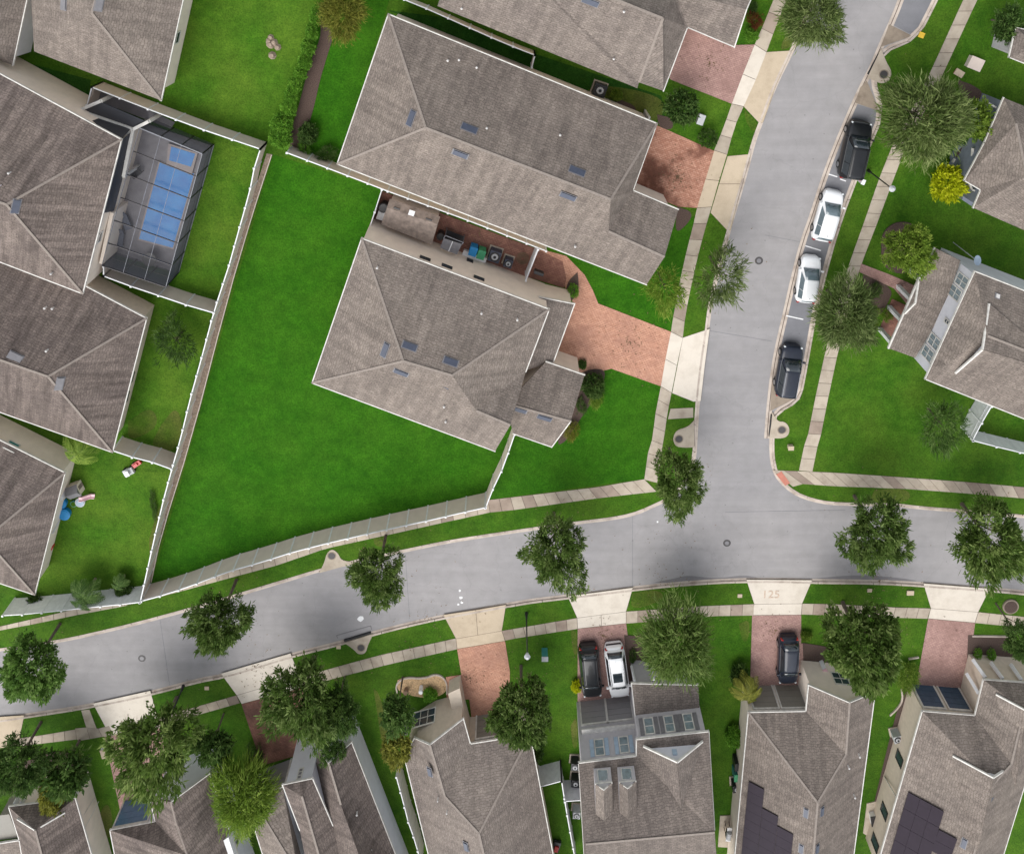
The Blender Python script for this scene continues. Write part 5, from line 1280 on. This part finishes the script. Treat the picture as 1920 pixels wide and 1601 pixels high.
        if rails and kind == 'suv':
            m2 = MB(); m2.bar((t0*L+.1, s*tw*.90, H+.035), (t1*L-.15, s*tw*.90, H+.035), .04, .05); m2.build('roof_rail', M['chrome' if paint != 'car_black' else 'black_metal'], root)
        for xx in (-.30, .31):
            m2 = MB(); m2.cyl((xx*L, s*(hw_-.21), .34), (xx*L, s*(hw_+.012), .34), .34, n=20); wh = m2.build('wheel', M['rubber'], root)
            m2 = MB(); m2.cyl((xx*L, s*(hw_-.02), .34), (xx*L, s*(hw_+.022), .34), .21, n=14); m2.build('rim', M['rim'], wh)
    if sunroof:
        m2 = MB(); m2.box(((t0*.35+t1*.65)*L, 0, H+.016), (L*.17, tw*1.25, .02)); m2.build('sunroof', M['car_glass'], root)
    m2 = MB(); m2.box((-.497*L, 0, H*.30), (.06, Wd*.72, .16)); m2.build('bumper', M['black_metal'], root)
    m2 = MB(); m2.box((.485*L, 0, H*.30), (.05, Wd*.45, .14)); m2.build('grille', M['black_metal'], root)
    if paint == 'car_white':
        m2 = MB(); m2.cyl((t0*L+.25,0,H-.01), (t0*L+.18,0,H+.07), .03, .01, n=6); m2.build('antenna', M['rubber'], root)
    return root
car('large black parked car, uppermost in the right hand parking bay', (1614,226), (1590,334), 2.05, 1.85, 'car_black', 'suv')
car('white parked car directly below the large black one', (1565,357), (1538,451), 1.85, 1.5, 'car_white', 'hatch', glass='car_glass_grey')
car('white parked car beside the feathery tree, second white one down the bay', (1522,480), (1508,566), 1.8, 1.5, 'car_white', 'hatch', glass='car_glass_grey')
car('dark blue-grey parked car, lowest in the right hand parking bay', (1487,646), (1470,740), 1.95, 1.6, 'car_navy', 'suv')
DZ = LZ+.022
car('black car parked nose to the garages of the grey two storey house', (1111,1304), (1102,1208), 1.95, 1.7, 'car_black', 'suv', DZ)
car('white car with a black sunroof beside the black car on the driveway', (1163,1304), (1150,1208), 1.98, 1.7, 'car_white', 'suv', DZ, sunroof=True)
car('dark navy car alone on the driveway with painted numerals', (1476,1280), (1479,1192), 1.9, 1.55, 'car_navy', 'hatch', DZ)

# ------------------------------------------------------------------ street furniture
def lamp(u, v, h, label):
    p = P(u, v, LZ); r = empty('street_lamp', p, label, 'street lamp', 'street lamps')
    mb = MB(); mb.cyl((0,0,0), (0,0,.5), .16, .10, n=10); mb.build('base', M['black_metal'], r)
    mb = MB(); mb.cyl((0,0,.5), (0,0,h-.25), .07, .05, n=8); mb.build('pole', M['black_metal'], r)
    mb = MB(); mb.cyl((0,0,h-.30), (0,0,h), .14, .26, n=12); mb.cyl((0,0,h), (0,0,h+.18), .28, .12, n=12); mb.build('lantern', M['ac_grey'], r)
lamp(1628, 320, 4.3, 'lamp post whose pale head hangs over the right pavement')
lamp(987, 1149, 4.3, 'lamp post standing above the lower pavement slabs')
lamp(344, 1285, 4.3, 'lamp post in front of the very large spreading tree')
def manhole(u, v, label):
    p = P(u, v, .006); mb = MB(); mb.cyl((p.x,p.y,.004), (p.x,p.y,.016), .36, n=24); o = tag(mb.build('manhole_cover', M['iron']), label, 'manhole cover', 'manhole covers in the road')
    mb = MB(); mb.cyl((p.x,p.y,.016), (p.x,p.y,.020), .20, n=16); mb.build('plate', M['vent_grey'], o)
manhole(1423, 489, 'round manhole cover in the upper road'); manhole(1363, 1018, 'round manhole cover in the junction, right of centre'); manhole(266, 1234, 'round manhole cover in the road at the lower left')
def inlet(pts, mh, label, slot=None):
    w_ = smooth([*W2(pts, LZ)], 2); c = P(*mh, LZ+.05)
    root = empty('storm_inlet', (c.x, c.y, LZ), label, 'storm inlet', 'storm inlets at the kerbs')
    mb = MB(); mb.prism([tuple(p) for p in w_], LZ-.05, LZ+.045); attach(mb.build('apron', M['concrete']), root)
    mb = MB(); mb.cyl((c.x,c.y,LZ+.03), (c.x,c.y,LZ+.056), .42, n=20); o = attach(mb.build('ring', M['concrete_dirty']), root)
    mb = MB(); mb.cyl((c.x,c.y,LZ+.05), (c.x,c.y,LZ+.066), .33, n=20); mb.build('cover', M['iron'], o)
    if slot:
        mb = MB(); a, b = P(*slot[0], .1), P(*slot[1], .1); mb.bar((a.x,a.y,.075), (b.x,b.y,.075), .16, .12); attach(mb.build('drain_slot', M['rubber']), root)
inlet([(1652,92),(1652,92),(1662,118),(1672,134),(1668,152),(1652,158),(1640,152),(1626,146),(1626,146),(1640,116),(1652,92)], (1657,140), 'storm inlet with a round cover at the top of the parking bays', ((1648,102),(1628,140)))
inlet([(1448,773),(1448,773),(1458,790),(1472,790),(1481,803),(1477,818),(1462,822),(1442,820),(1442,820),(1446,795)], (1466,806), 'storm inlet below the parked dark blue-grey car', ((1447,778),(1443,818)))
inlet([(1301,788),(1301,788),(1290,800),(1268,806),(1261,822),(1266,836),(1282,839),(1302,838),(1302,838)], (1273,823), 'storm inlet on the left kerb above the junction', ((1300,790),(1301,836)))
inlet([(598,1071),(600,1071),(609,1052),(612,1038),(622,1028),(634,1036),(640,1050),(664,1053),(668,1056),(640,1062),(600,1073)], (622,1042), 'storm inlet in the grass verge below the long fence')
inlet([(641,1206),(646,1204),(664,1217),(672,1226),(686,1224),(690,1208),(700,1188),(697,1188),(660,1200)], (677,1214), 'storm inlet at the lower kerb of the road', ((645,1201),(695,1186)))
def boxthing(name, label, cat, u, v, sz, m, z0=LZ, rot=0, group=None, lid=None):
    p = P(u, v, z0); r = empty(name, (p.x, p.y, z0), label, cat, group, R_(rot))
    mb = MB(); mb.box((0,0,sz[2]/2), sz); mb.build('body', M[m], r)
    mb = MB(); mb.box((0,0,sz[2]+.02), (sz[0]+.06, sz[1]+.06, .04)); mb.build('lid', M[lid or m], r); return r
def ac_unit(u, v, label, s=.8, rot=-19, body='ac_grey'):
    p = P(u, v, LZ); r = empty('air_conditioner', (p.x,p.y,LZ), label, 'air conditioner', 'outdoor air conditioners', R_(rot))
    mb = MB(); mb.box((0,0,.02), (s+.25,s+.25,.12)); mb.build('pad', M['concrete'], r)
    mb = MB(); mb.box((0,0,.45), (s,s,.75)); mb.build('body', M[body], r)
    mb = MB(); mb.cyl((0,0,.82), (0,0,.86), s*.44, n=20); f = mb.build('fan_guard', M['black_metal'], r)
    mb = MB(); mb.cyl((0,0,.86), (0,0,.90), s*.30, s*.26, n=16); mb.build('ring', M['ac_grey'], f); mb = MB(); mb.cyl((0,0,.90), (0,0,.93), s*.13, n=12); mb.build('hub', M['black_metal'], f)
ac_unit(928, 474, 'larger grey air conditioner in the brick side patio', 1.0, body='vent_dark'); ac_unit(953, 487, 'smaller grey air conditioner in the brick side patio', .72, body='vent_dark')
ac_unit(1123, 166, 'black air conditioner with a white ring beside the upper house', 1.05, body='black_metal')
ac_unit(1077, 1421, 'black air conditioner with white fan ring, left of the blue shutters', .75, -5, 'black_metal'); ac_unit(1078, 1452, 'black air conditioner with white fan ring, lower of the two', .75, -5, 'black_metal')
ac_unit(1080, 1511, 'air conditioner against the lower side wall of the grey house', .7, -5)
ac_unit(1676, 1370, 'small white and teal air conditioner by the cream side wall', .75, 15)
ac_unit(1377, 1462, 'dark air conditioner beside the stepped solar roof cottage', .75, 5, 'black_metal')
# brick patio things
r = empty('garden_shed', P(770, 418, LZ), 'tan gable roofed garden shed in the brick side patio', 'shed')
za, zr2 = 1.75, 2.25
A1, B1, C1, D1, R1, R2 = P(731,373,za), P(825.5,406.5,za), P(809.5,459,za), P(714.5,421,za), P(726,390,zr2), P(820,421,zr2)
mb = MB(); mb.prism([(p.x,p.y) for p in (A1.lerp(C1,.03), B1.lerp(D1,.03), C1.lerp(A1,.03), D1.lerp(B1,.03))], LZ, za); attach(mb.build('wall', M['beige_vinyl']), r)
mb = MB(); mb.poly([A1,R1,R2,B1][::-1]); mb.poly([R1,D1,C1,R2][::-1]); mb.poly([A1,D1,R1]); mb.poly([B1,R2,C1]); rf = attach(mb.build('roof', M['shed_brown']), r)
mb = MB(); q = P(772,399,zr2-.1); mb.box((q.x,q.y,zr2-.05), (.5,.45,.10), Matrix.Rotation(R_(-19),3,'Z')); mb.build('skylight', M['plastic_white'], rf)
for a, b in ((744,391),(804,412)): mb = MB(); q = P(a,b,zr2-.12); mb.box((q.x,q.y,zr2-.12), (.55,.12,.10), Matrix.Rotation(R_(-19),3,'Z')); mb.build('roof_vent', M['black_metal'], rf)
r = empty('patio_swing', P(847, 452, LZ), 'grey canopied patio swing beside the tan shed', 'swing seat')
q = [P(832,447,1.7), P(866,458,1.7), P(857,478,1.75), P(825,465,1.75)]
mb = MB(); mb.poly(q); mb.poly([p-Vector((0,0,.04)) for p in q][::-1]); cn = attach(mb.build('canopy', M['vent_grey']), r)
mb = MB(); mb.bar((q[0]+q[1])/2+Vector((0,0,.03)), (q[2]+q[3])/2+Vector((0,0,.03)), .08, .03); mb.build('seam', M['white_vinyl'], cn)
g = [P(838,427,.1), P(871,440,.1), P(866,458,.1), P(834,446,.1)]
mb = MB()
for a, b in ((q[0], g[0]), (q[1], g[1])): mb.bar(a, Vector((b.x,b.y,1.7)), .06, .06); mb.bar(Vector((b.x,b.y,1.7)), b, .06, .06)
mb.bar(Vector((g[0].x,g[0].y,1.7)), Vector((g[1].x,g[1].y,1.7)), .06, .06); attach(mb.build('frame', M['alu_light']), r)
mb = MB(); mb.poly([Vector((p.x,p.y,.5)) for p in g]); attach(mb.build('seat', M['black_metal']), r)
boxthing('bin', 'blue lidded bin in the brick side patio', 'bin', 888, 463, (.62,.75,.95), 'plastic_blue', rot=-19, group='wheeled bins')
boxthing('bin', 'green lidded bin beside the blue bin', 'bin', 903, 469, (.62,.75,.95), 'plastic_green', rot=-19, group='wheeled bins')
boxthing('bench', 'low white bench below the two coloured bins', 'bench', 890, 477, (2.1,.4,.45), 'plastic_white', rot=-20)
boxthing('bin', 'dark teal bin beside the stepped solar roof cottage', 'bin', 1378, 1438, (.62,.75,.95), 'plastic_teal', group='wheeled bins', lid='plastic_green')
boxthing('bin', 'black bin above the dark teal bin', 'bin', 1379, 1418, (.62,.75,.95), 'black_metal', group='wheeled bins')
def can(label, u, v, r0, h, m, cat='drum', name='drum', z0=LZ):
    p = P(u, v, z0); r = empty(name, p, label, cat); mb = MB(); mb.cyl((0,0,0), (0,0,h), r0*.9, r0, n=16); mb.build('body', M[m], r); mb = MB(); mb.cyl((0,0,h), (0,0,h+.05), r0*1.06, r0*.9, n=16); mb.build('lid', M[m], r)
can('black round drum at the left end of the brick side patio', 722, 383, .42, .9, 'black_metal'); can('black drum between shed and swing', 827, 436, .32, .9, 'black_metal')
boxthing('storage_box', 'small white box beside the black drum', 'box', 716, 399, (.55,.75,.6), 'plastic_white', rot=-19)
mb = MB(); c = P(980, 484, LZ)
for k in range(5):
    for i in range(14):
        a, b = 6.283*i/14, 6.283*(i+1)/14; rr = .55-.09*k
        mb.bar((c.x+rr*math.cos(a), c.y+rr*math.sin(a), .17+.02*k), (c.x+rr*math.cos(b), c.y+rr*math.sin(b), .17+.02*k), .04, .04)
tag(mb.build('garden_hose', M['wood']), 'coiled brown garden hose on the brick side patio', 'hose')
# utility boxes in the lawns
boxthing('utility_box', 'pale green square utility box on the upper right lawn', 'utility box', 1824, 118, (1.15,1.0,.45), 'beige_vinyl', rot=-22)
boxthing('utility_box', 'small orange tan utility lid beside the mulch bed at the upper right', 'utility box', 1797, 137, (.75,.5,.12), 'tactile', rot=-30, lid='concrete_warm')
boxthing('utility_box', 'tiny yellow lid beside the top parking bay', 'utility box', 1727, 66, (.42,.42,.06), 'concrete_warm', rot=-20, lid='plastic_yellow')
boxthing('utility_box', 'grey green utility box beside the clipped round shrub', 'utility box', 1312, 222, (.5,.85,.5), 'garage_grey', rot=-18, lid='ac_grey')
boxthing('utility_box', 'small cream box beside the driveway, lower left', 'utility box', 197, 1408, (.5,.9,.25), 'plastic_white', rot=10, lid='concrete_warm')
boxthing('utility_box', 'small tan box on the lawn above the corner ramp', 'utility box', 1481, 836, (.45,.35,.3), 'concrete_warm')
boxthing('utility_box', 'grey square sign box on the lawn left of the black car', 'sign', 1021, 1218, (.55,.45,.9), 'plastic_teal', lid='ac_grey')
boxthing('utility_box', 'tan utility lid in the grass beside the lower right driveway apron', 'utility box', 1706, 1110, (.6,.4,.08), 'concrete_warm')
boxthing('mailbox', 'small white mailbox by the large black car', 'mailbox', 1609, 334, (.25,.4,1.0), 'plastic_white', rot=-20)
can('grey meter drum beside the main house wall', 1018, 540, .16, .7, 'ac_grey')
for u, v, l in ((388,1289,'small tan lid in the verge by the lower left driveway apron'),(635,1212,'small yellow lid in the verge by the storm inlet'),(1630,1106,'small tan lid in the verge right of the painted numerals'),(1387,1116,'small round tan lid left of the painted numerals')):
    boxthing('access_box', l, 'utility lid', u, v, (.36,.30,.03), 'concrete_warm', lid='concrete_warm', group='utility lids in the grass verges')
# boulder patch and stump
mb = MB(); c = P(514, 88, LZ); rnd = random.Random(3)
for k in range(9):
    p = c+Vector((rnd.uniform(-.45,.45), rnd.uniform(-.8,.8), 0)); r0 = rnd.uniform(.18,.4); mb.cyl(p, p+Vector((0,0,r0*.8)), r0, r0*.5, n=7)
tag(mb.build('rock_pile', M['dirt']), 'pile of brown rocks on the yellowish back lawn', 'rocks')
# round planter
c = P(1894, 1136, LZ); r = empty('planter', c, 'round brown tree ring at the right edge of the lower verge', 'planter')
mb = MB(); mb.cyl((0,0,0), (0,0,.12), .75, n=22); mb.build('rim', M['concrete_dirty'], r); mb = MB(); mb.cyl((0,0,.10), (0,0,.14), .62, n=20); mb.build('soil', M['mulch'], r)
# satellite dish
c = P(1829, 487, 3.4); r = empty('satellite_dish', c, 'grey satellite dish at the upper wall of the right hand house', 'satellite dish')
mb = MB(); mb.cyl((0,0,-3.3), (0,0,0), .04, n=6); mb.build('mast', M['ac_grey'], r); mb = MB(); mb.cyl((0,0,.1), (.05,.03,.22), .28, .42, n=18); mb.build('dish', M['shutter_blue'], r)
# toys
def disc(name, label, cat, u, v, r0, h, m, rim=None, group=None):
    c = P(u, v, LZ); r = empty(name, c, label, cat, group); mb = MB(); mb.cyl((0,0,0), (0,0,h), r0*.92, r0, n=20); mb.build('basin', M[m], r)
    mb = MB(); mb.cyl((0,0,h), (0,0,h+.03), r0*.80, n=20); mb.build('inside', M[rim or m], r)
disc('paddling_pool', 'bright blue round tub by the left lower house', 'tub', 124, 960, .55, .35, 'plastic_blue', None, 'garden tubs')
disc('paddling_pool', 'blue tub partly under the roof edge', 'tub', 118, 940, .50, .3, 'plastic_blue', None, 'garden tubs')
disc('paddling_pool', 'small teal ring beside the blue tubs', 'tub', 140, 942, .30, .2, 'plastic_teal', 'grass_yellow', 'garden tubs')
disc('round_stool', 'grey round toy frame beside the teal ring', 'toy', 153, 938, .45, .3, 'ac_grey', 'shutter_blue')
def toycar(name, label, cat, u, v, L, Wd, H, m, m2_, rot=0, cab=True):
    p = P(u, v, LZ); r = empty(name, p, label, cat, None, R_(rot)); mb = MB(); mb.box((0,0,H*.45), (L,Wd,H*.35)); mb.box((L*.38,0,H*.55), (L*.2,Wd*.8,H*.2)); mb.build('body', M[m], r)
    mb = MB()
    if cab: mb.box((-.05*L,0,H*.95), (L*.42,Wd*.82,.05)); mb.cyl((-.2*L,Wd*.3,H*.6),(-.2*L,Wd*.3,H*.95),.02); mb.cyl((-.2*L,-Wd*.3,H*.6),(-.2*L,-Wd*.3,H*.95),.02); mb.cyl((.1*L,Wd*.3,H*.6),(.1*L,Wd*.3,H*.95),.02); mb.cyl((.1*L,-Wd*.3,H*.6),(.1*L,-Wd*.3,H*.95),.02)
    else: mb.box((-.1*L,0,H*.72), (L*.5,Wd*.6,.12))
    mb.build('roof' if cab else 'seat', M[m2_], r)
    for x in (-.34,.34):
        for y in (-.5,.5): mb = MB(); mb.cyl((x*L,y*Wd-.04,H*.25),(x*L,y*Wd+.04,H*.25),H*.25,n=12); mb.build('wheel', M['rubber'], r)
p = P(146,911,LZ); r = empty('toy_house', p, 'grey brown plastic toy house on the left lower lawn', 'toy', None, R_(20))
mb = MB(); mb.prism([(-.5,-.5),(.5,-.5),(.5,.5),(-.5,.5)], 0, .75); mb.build('wall', M['stucco_beige'], r)
mb = MB(); mb.poly([(-.6,-.6,.72),(.6,-.6,.72),(.6,0,1.1),(-.6,0,1.1)]); mb.poly([(-.6,0,1.1),(.6,0,1.1),(.6,.6,.72),(-.6,.6,.72)]); mb.poly([(-.5,-.5,.75),(-.5,0,1.08),(-.5,.5,.75)]); mb.poly([(.5,-.5,.75),(.5,.5,.75),(.5,0,1.08)]); mb.build('roof', M['vent_grey'], r)
mb = MB(); mb.box((.51,.1,.32), (.04,.35,.6)); mb.build('door', M['shed_brown'], r)
p = P(166,927,LZ); r = empty('toy_slide', p, 'pink toy slide beside the grey toy house', 'toy', None, R_(-8))
mb = MB(); pts = [Vector((-.55,0,.62)), Vector((-.3,0,.58)), Vector((0,0,.30)), Vector((.3,0,.10)), Vector((.6,0,.06))]
for a, b in zip(pts, pts[1:]): mb.bar(a, b, .40, .04)
for sy in (-.2,.2):
    for a, b in zip(pts, pts[1:]): mb.bar(a+Vector((0,sy,.06)), b+Vector((0,sy,.06)), .05, .12)
mb.build('chute', M['plastic_pink'], r)
for sy in (-.2,.2): mb = MB(); mb.bar((-.75,sy,0), (-.5,sy,.65), .05, .05); mb.build('ladder_rail', M['plastic_white'], r)
toycar('toy_car', 'white and grey toy car on the left lower lawn', 'toy', 244, 880, .95, .62, .6, 'ac_grey', 'plastic_white', 25)
toycar('toy_trailer', 'red toy trailer behind the white toy car', 'toy', 258, 867, .85, .42, .4, 'plastic_red', 'plastic_red', 35, False)
can('red round toy beside the lower left house wall', 97, 1020, .32, .4, 'plastic_red', 'toy', 'toy_drum')
p = P(1362,1545,LZ+.06); r = empty('gas_grill', p, 'white and black grill beside the cottage with stepped solar panels', 'grill', None, R_(85))
mb = MB(); mb.box((0,0,.75), (.75,.5,.25)); mb.build('firebox', M['black_metal'], r); mb = MB(); mb.cyl((-.36,0,.88), (.36,0,.88), .25, n=14); mb.build('hood', M['ac_grey'], r)
for sx in (-.6,.6): mb = MB(); mb.box((sx,0,.85), (.38,.45,.04)); mb.build('side_shelf', M['plastic_white'], r)
for sx in (-.33,.33):
    for sy in (-.2,.2): mb = MB(); mb.box((sx,sy,.32), (.05,.05,.64)); mb.build('leg', M['black_metal'], r)
slabp = slab('equipment_pad', W2([(1350,1528),(1371,1527),(1368,1587),(1346,1586)], LZ), LZ, LZ+.06, M['concrete']); tag(slabp, 'pale concrete pad beside the stepped solar roof cottage', 'concrete pad')
slabp = slab('equipment_pad', W2([(1625,1505),(1645,1500),(1648,1540),(1632,1570),(1618,1560)], LZ), LZ, LZ+.06, M['concrete']); tag(slabp, 'pale concrete pad with pumps beside the lower right cottage', 'concrete pad')
boxthing('pool_pump', 'black and white pump set on the lower right concrete pad', 'pump', 1634, 1528, (.5,1.1,.5), 'plastic_white', rot=10, lid='black_metal')
toycar('ride_on_toy', 'red and black play vehicle behind the white fence', 'toy', 1043, 1580, 1.2, .65, .6, 'black_metal', 'plastic_red', 75, False)
p = P(846,1332,LZ); r = empty('porch_chair', p, 'yellow and black chair in the cream entry of the pebble bed house', 'chair', None, R_(-80))
mb = MB(); mb.box((0,0,.42), (.6,.6,.1)); mb.build('seat', M['plastic_yellow'], r); mb = MB(); mb.box((-.3,0,.72), (.08,.6,.55)); mb.build('backrest', M['plastic_yellow'], r)
for sx in (-.25,.25):
    for sy in (-.25,.25): mb = MB(); mb.box((sx,sy,.19), (.05,.05,.38)); mb.build('leg', M['black_metal'], r)
can('white garden urn in the pebble bed', 790, 1286, .2, .6, 'plastic_white', 'urn', 'garden_urn'); can('brown pot in the pebble bed', 762, 1291, .25, .4, 'wood', 'pot', 'flower_pot')
boxthing('sign_board', 'pink and white sign leaning beside the dark navy car', 'sign', 1545, 1248, (.35,1.5,.9), 'plastic_white', rot=30, lid='plastic_pink')
boxthing('blue_urn', 'small blue ornament at the porch of the lower right cottage', 'ornament', 1913, 1257, (.4,.5,.5), 'plastic_blue', lid='plastic_white')
# fallen leaves and twigs under the trees
rnd = random.Random(9); mb = MB()
for (u, v, r0, n) in ((1268,1190,80,150),(1618,1195,90,150),(980,1300,80,120),(570,1290,90,140),(290,1370,100,150),(710,1050,60,90),(412,1140,70,90),(1043,1000,70,90),(1275,890,60,90),(1640,975,75,90),(1855,990,80,90),(62,1225,65,80),(1352,505,60,80),(1526,50,60,80),(1733,220,90,110),(1588,590,70,90),(880,1270,50,90),(1130,1190,45,90),(1455,1180,45,70),(1270,330,60,140),(1180,640,80,110),(1330,120,60,90),(900,440,120,150),(1250,1092,120,120),(1650,1088,90,90),(480,1245,90,90),(800,1155,120,80)):
    for k in range(n):
        a, q = rnd.uniform(0,6.283), abs(rnd.gauss(0,.55)); p = P(u+r0*q*math.cos(a), v+r0*q*math.sin(a), LZ); t = rnd.uniform(0,3.14); L = rnd.uniform(.04,.11)
        c_, s_ = math.cos(t)*L, math.sin(t)*L; z = LZ+.05
        mb.quad((p.x-c_,p.y-s_,z), (p.x+s_*.4,p.y-c_*.4,z+.01), (p.x+c_,p.y+s_,z), (p.x-s_*.4,p.y+c_*.4,z+.01))
tag(mb.build('leaf_litter', M['litter']), 'fallen brown leaves under the street trees', kind='stuff')
print('objects', len(bpy.data.objects))
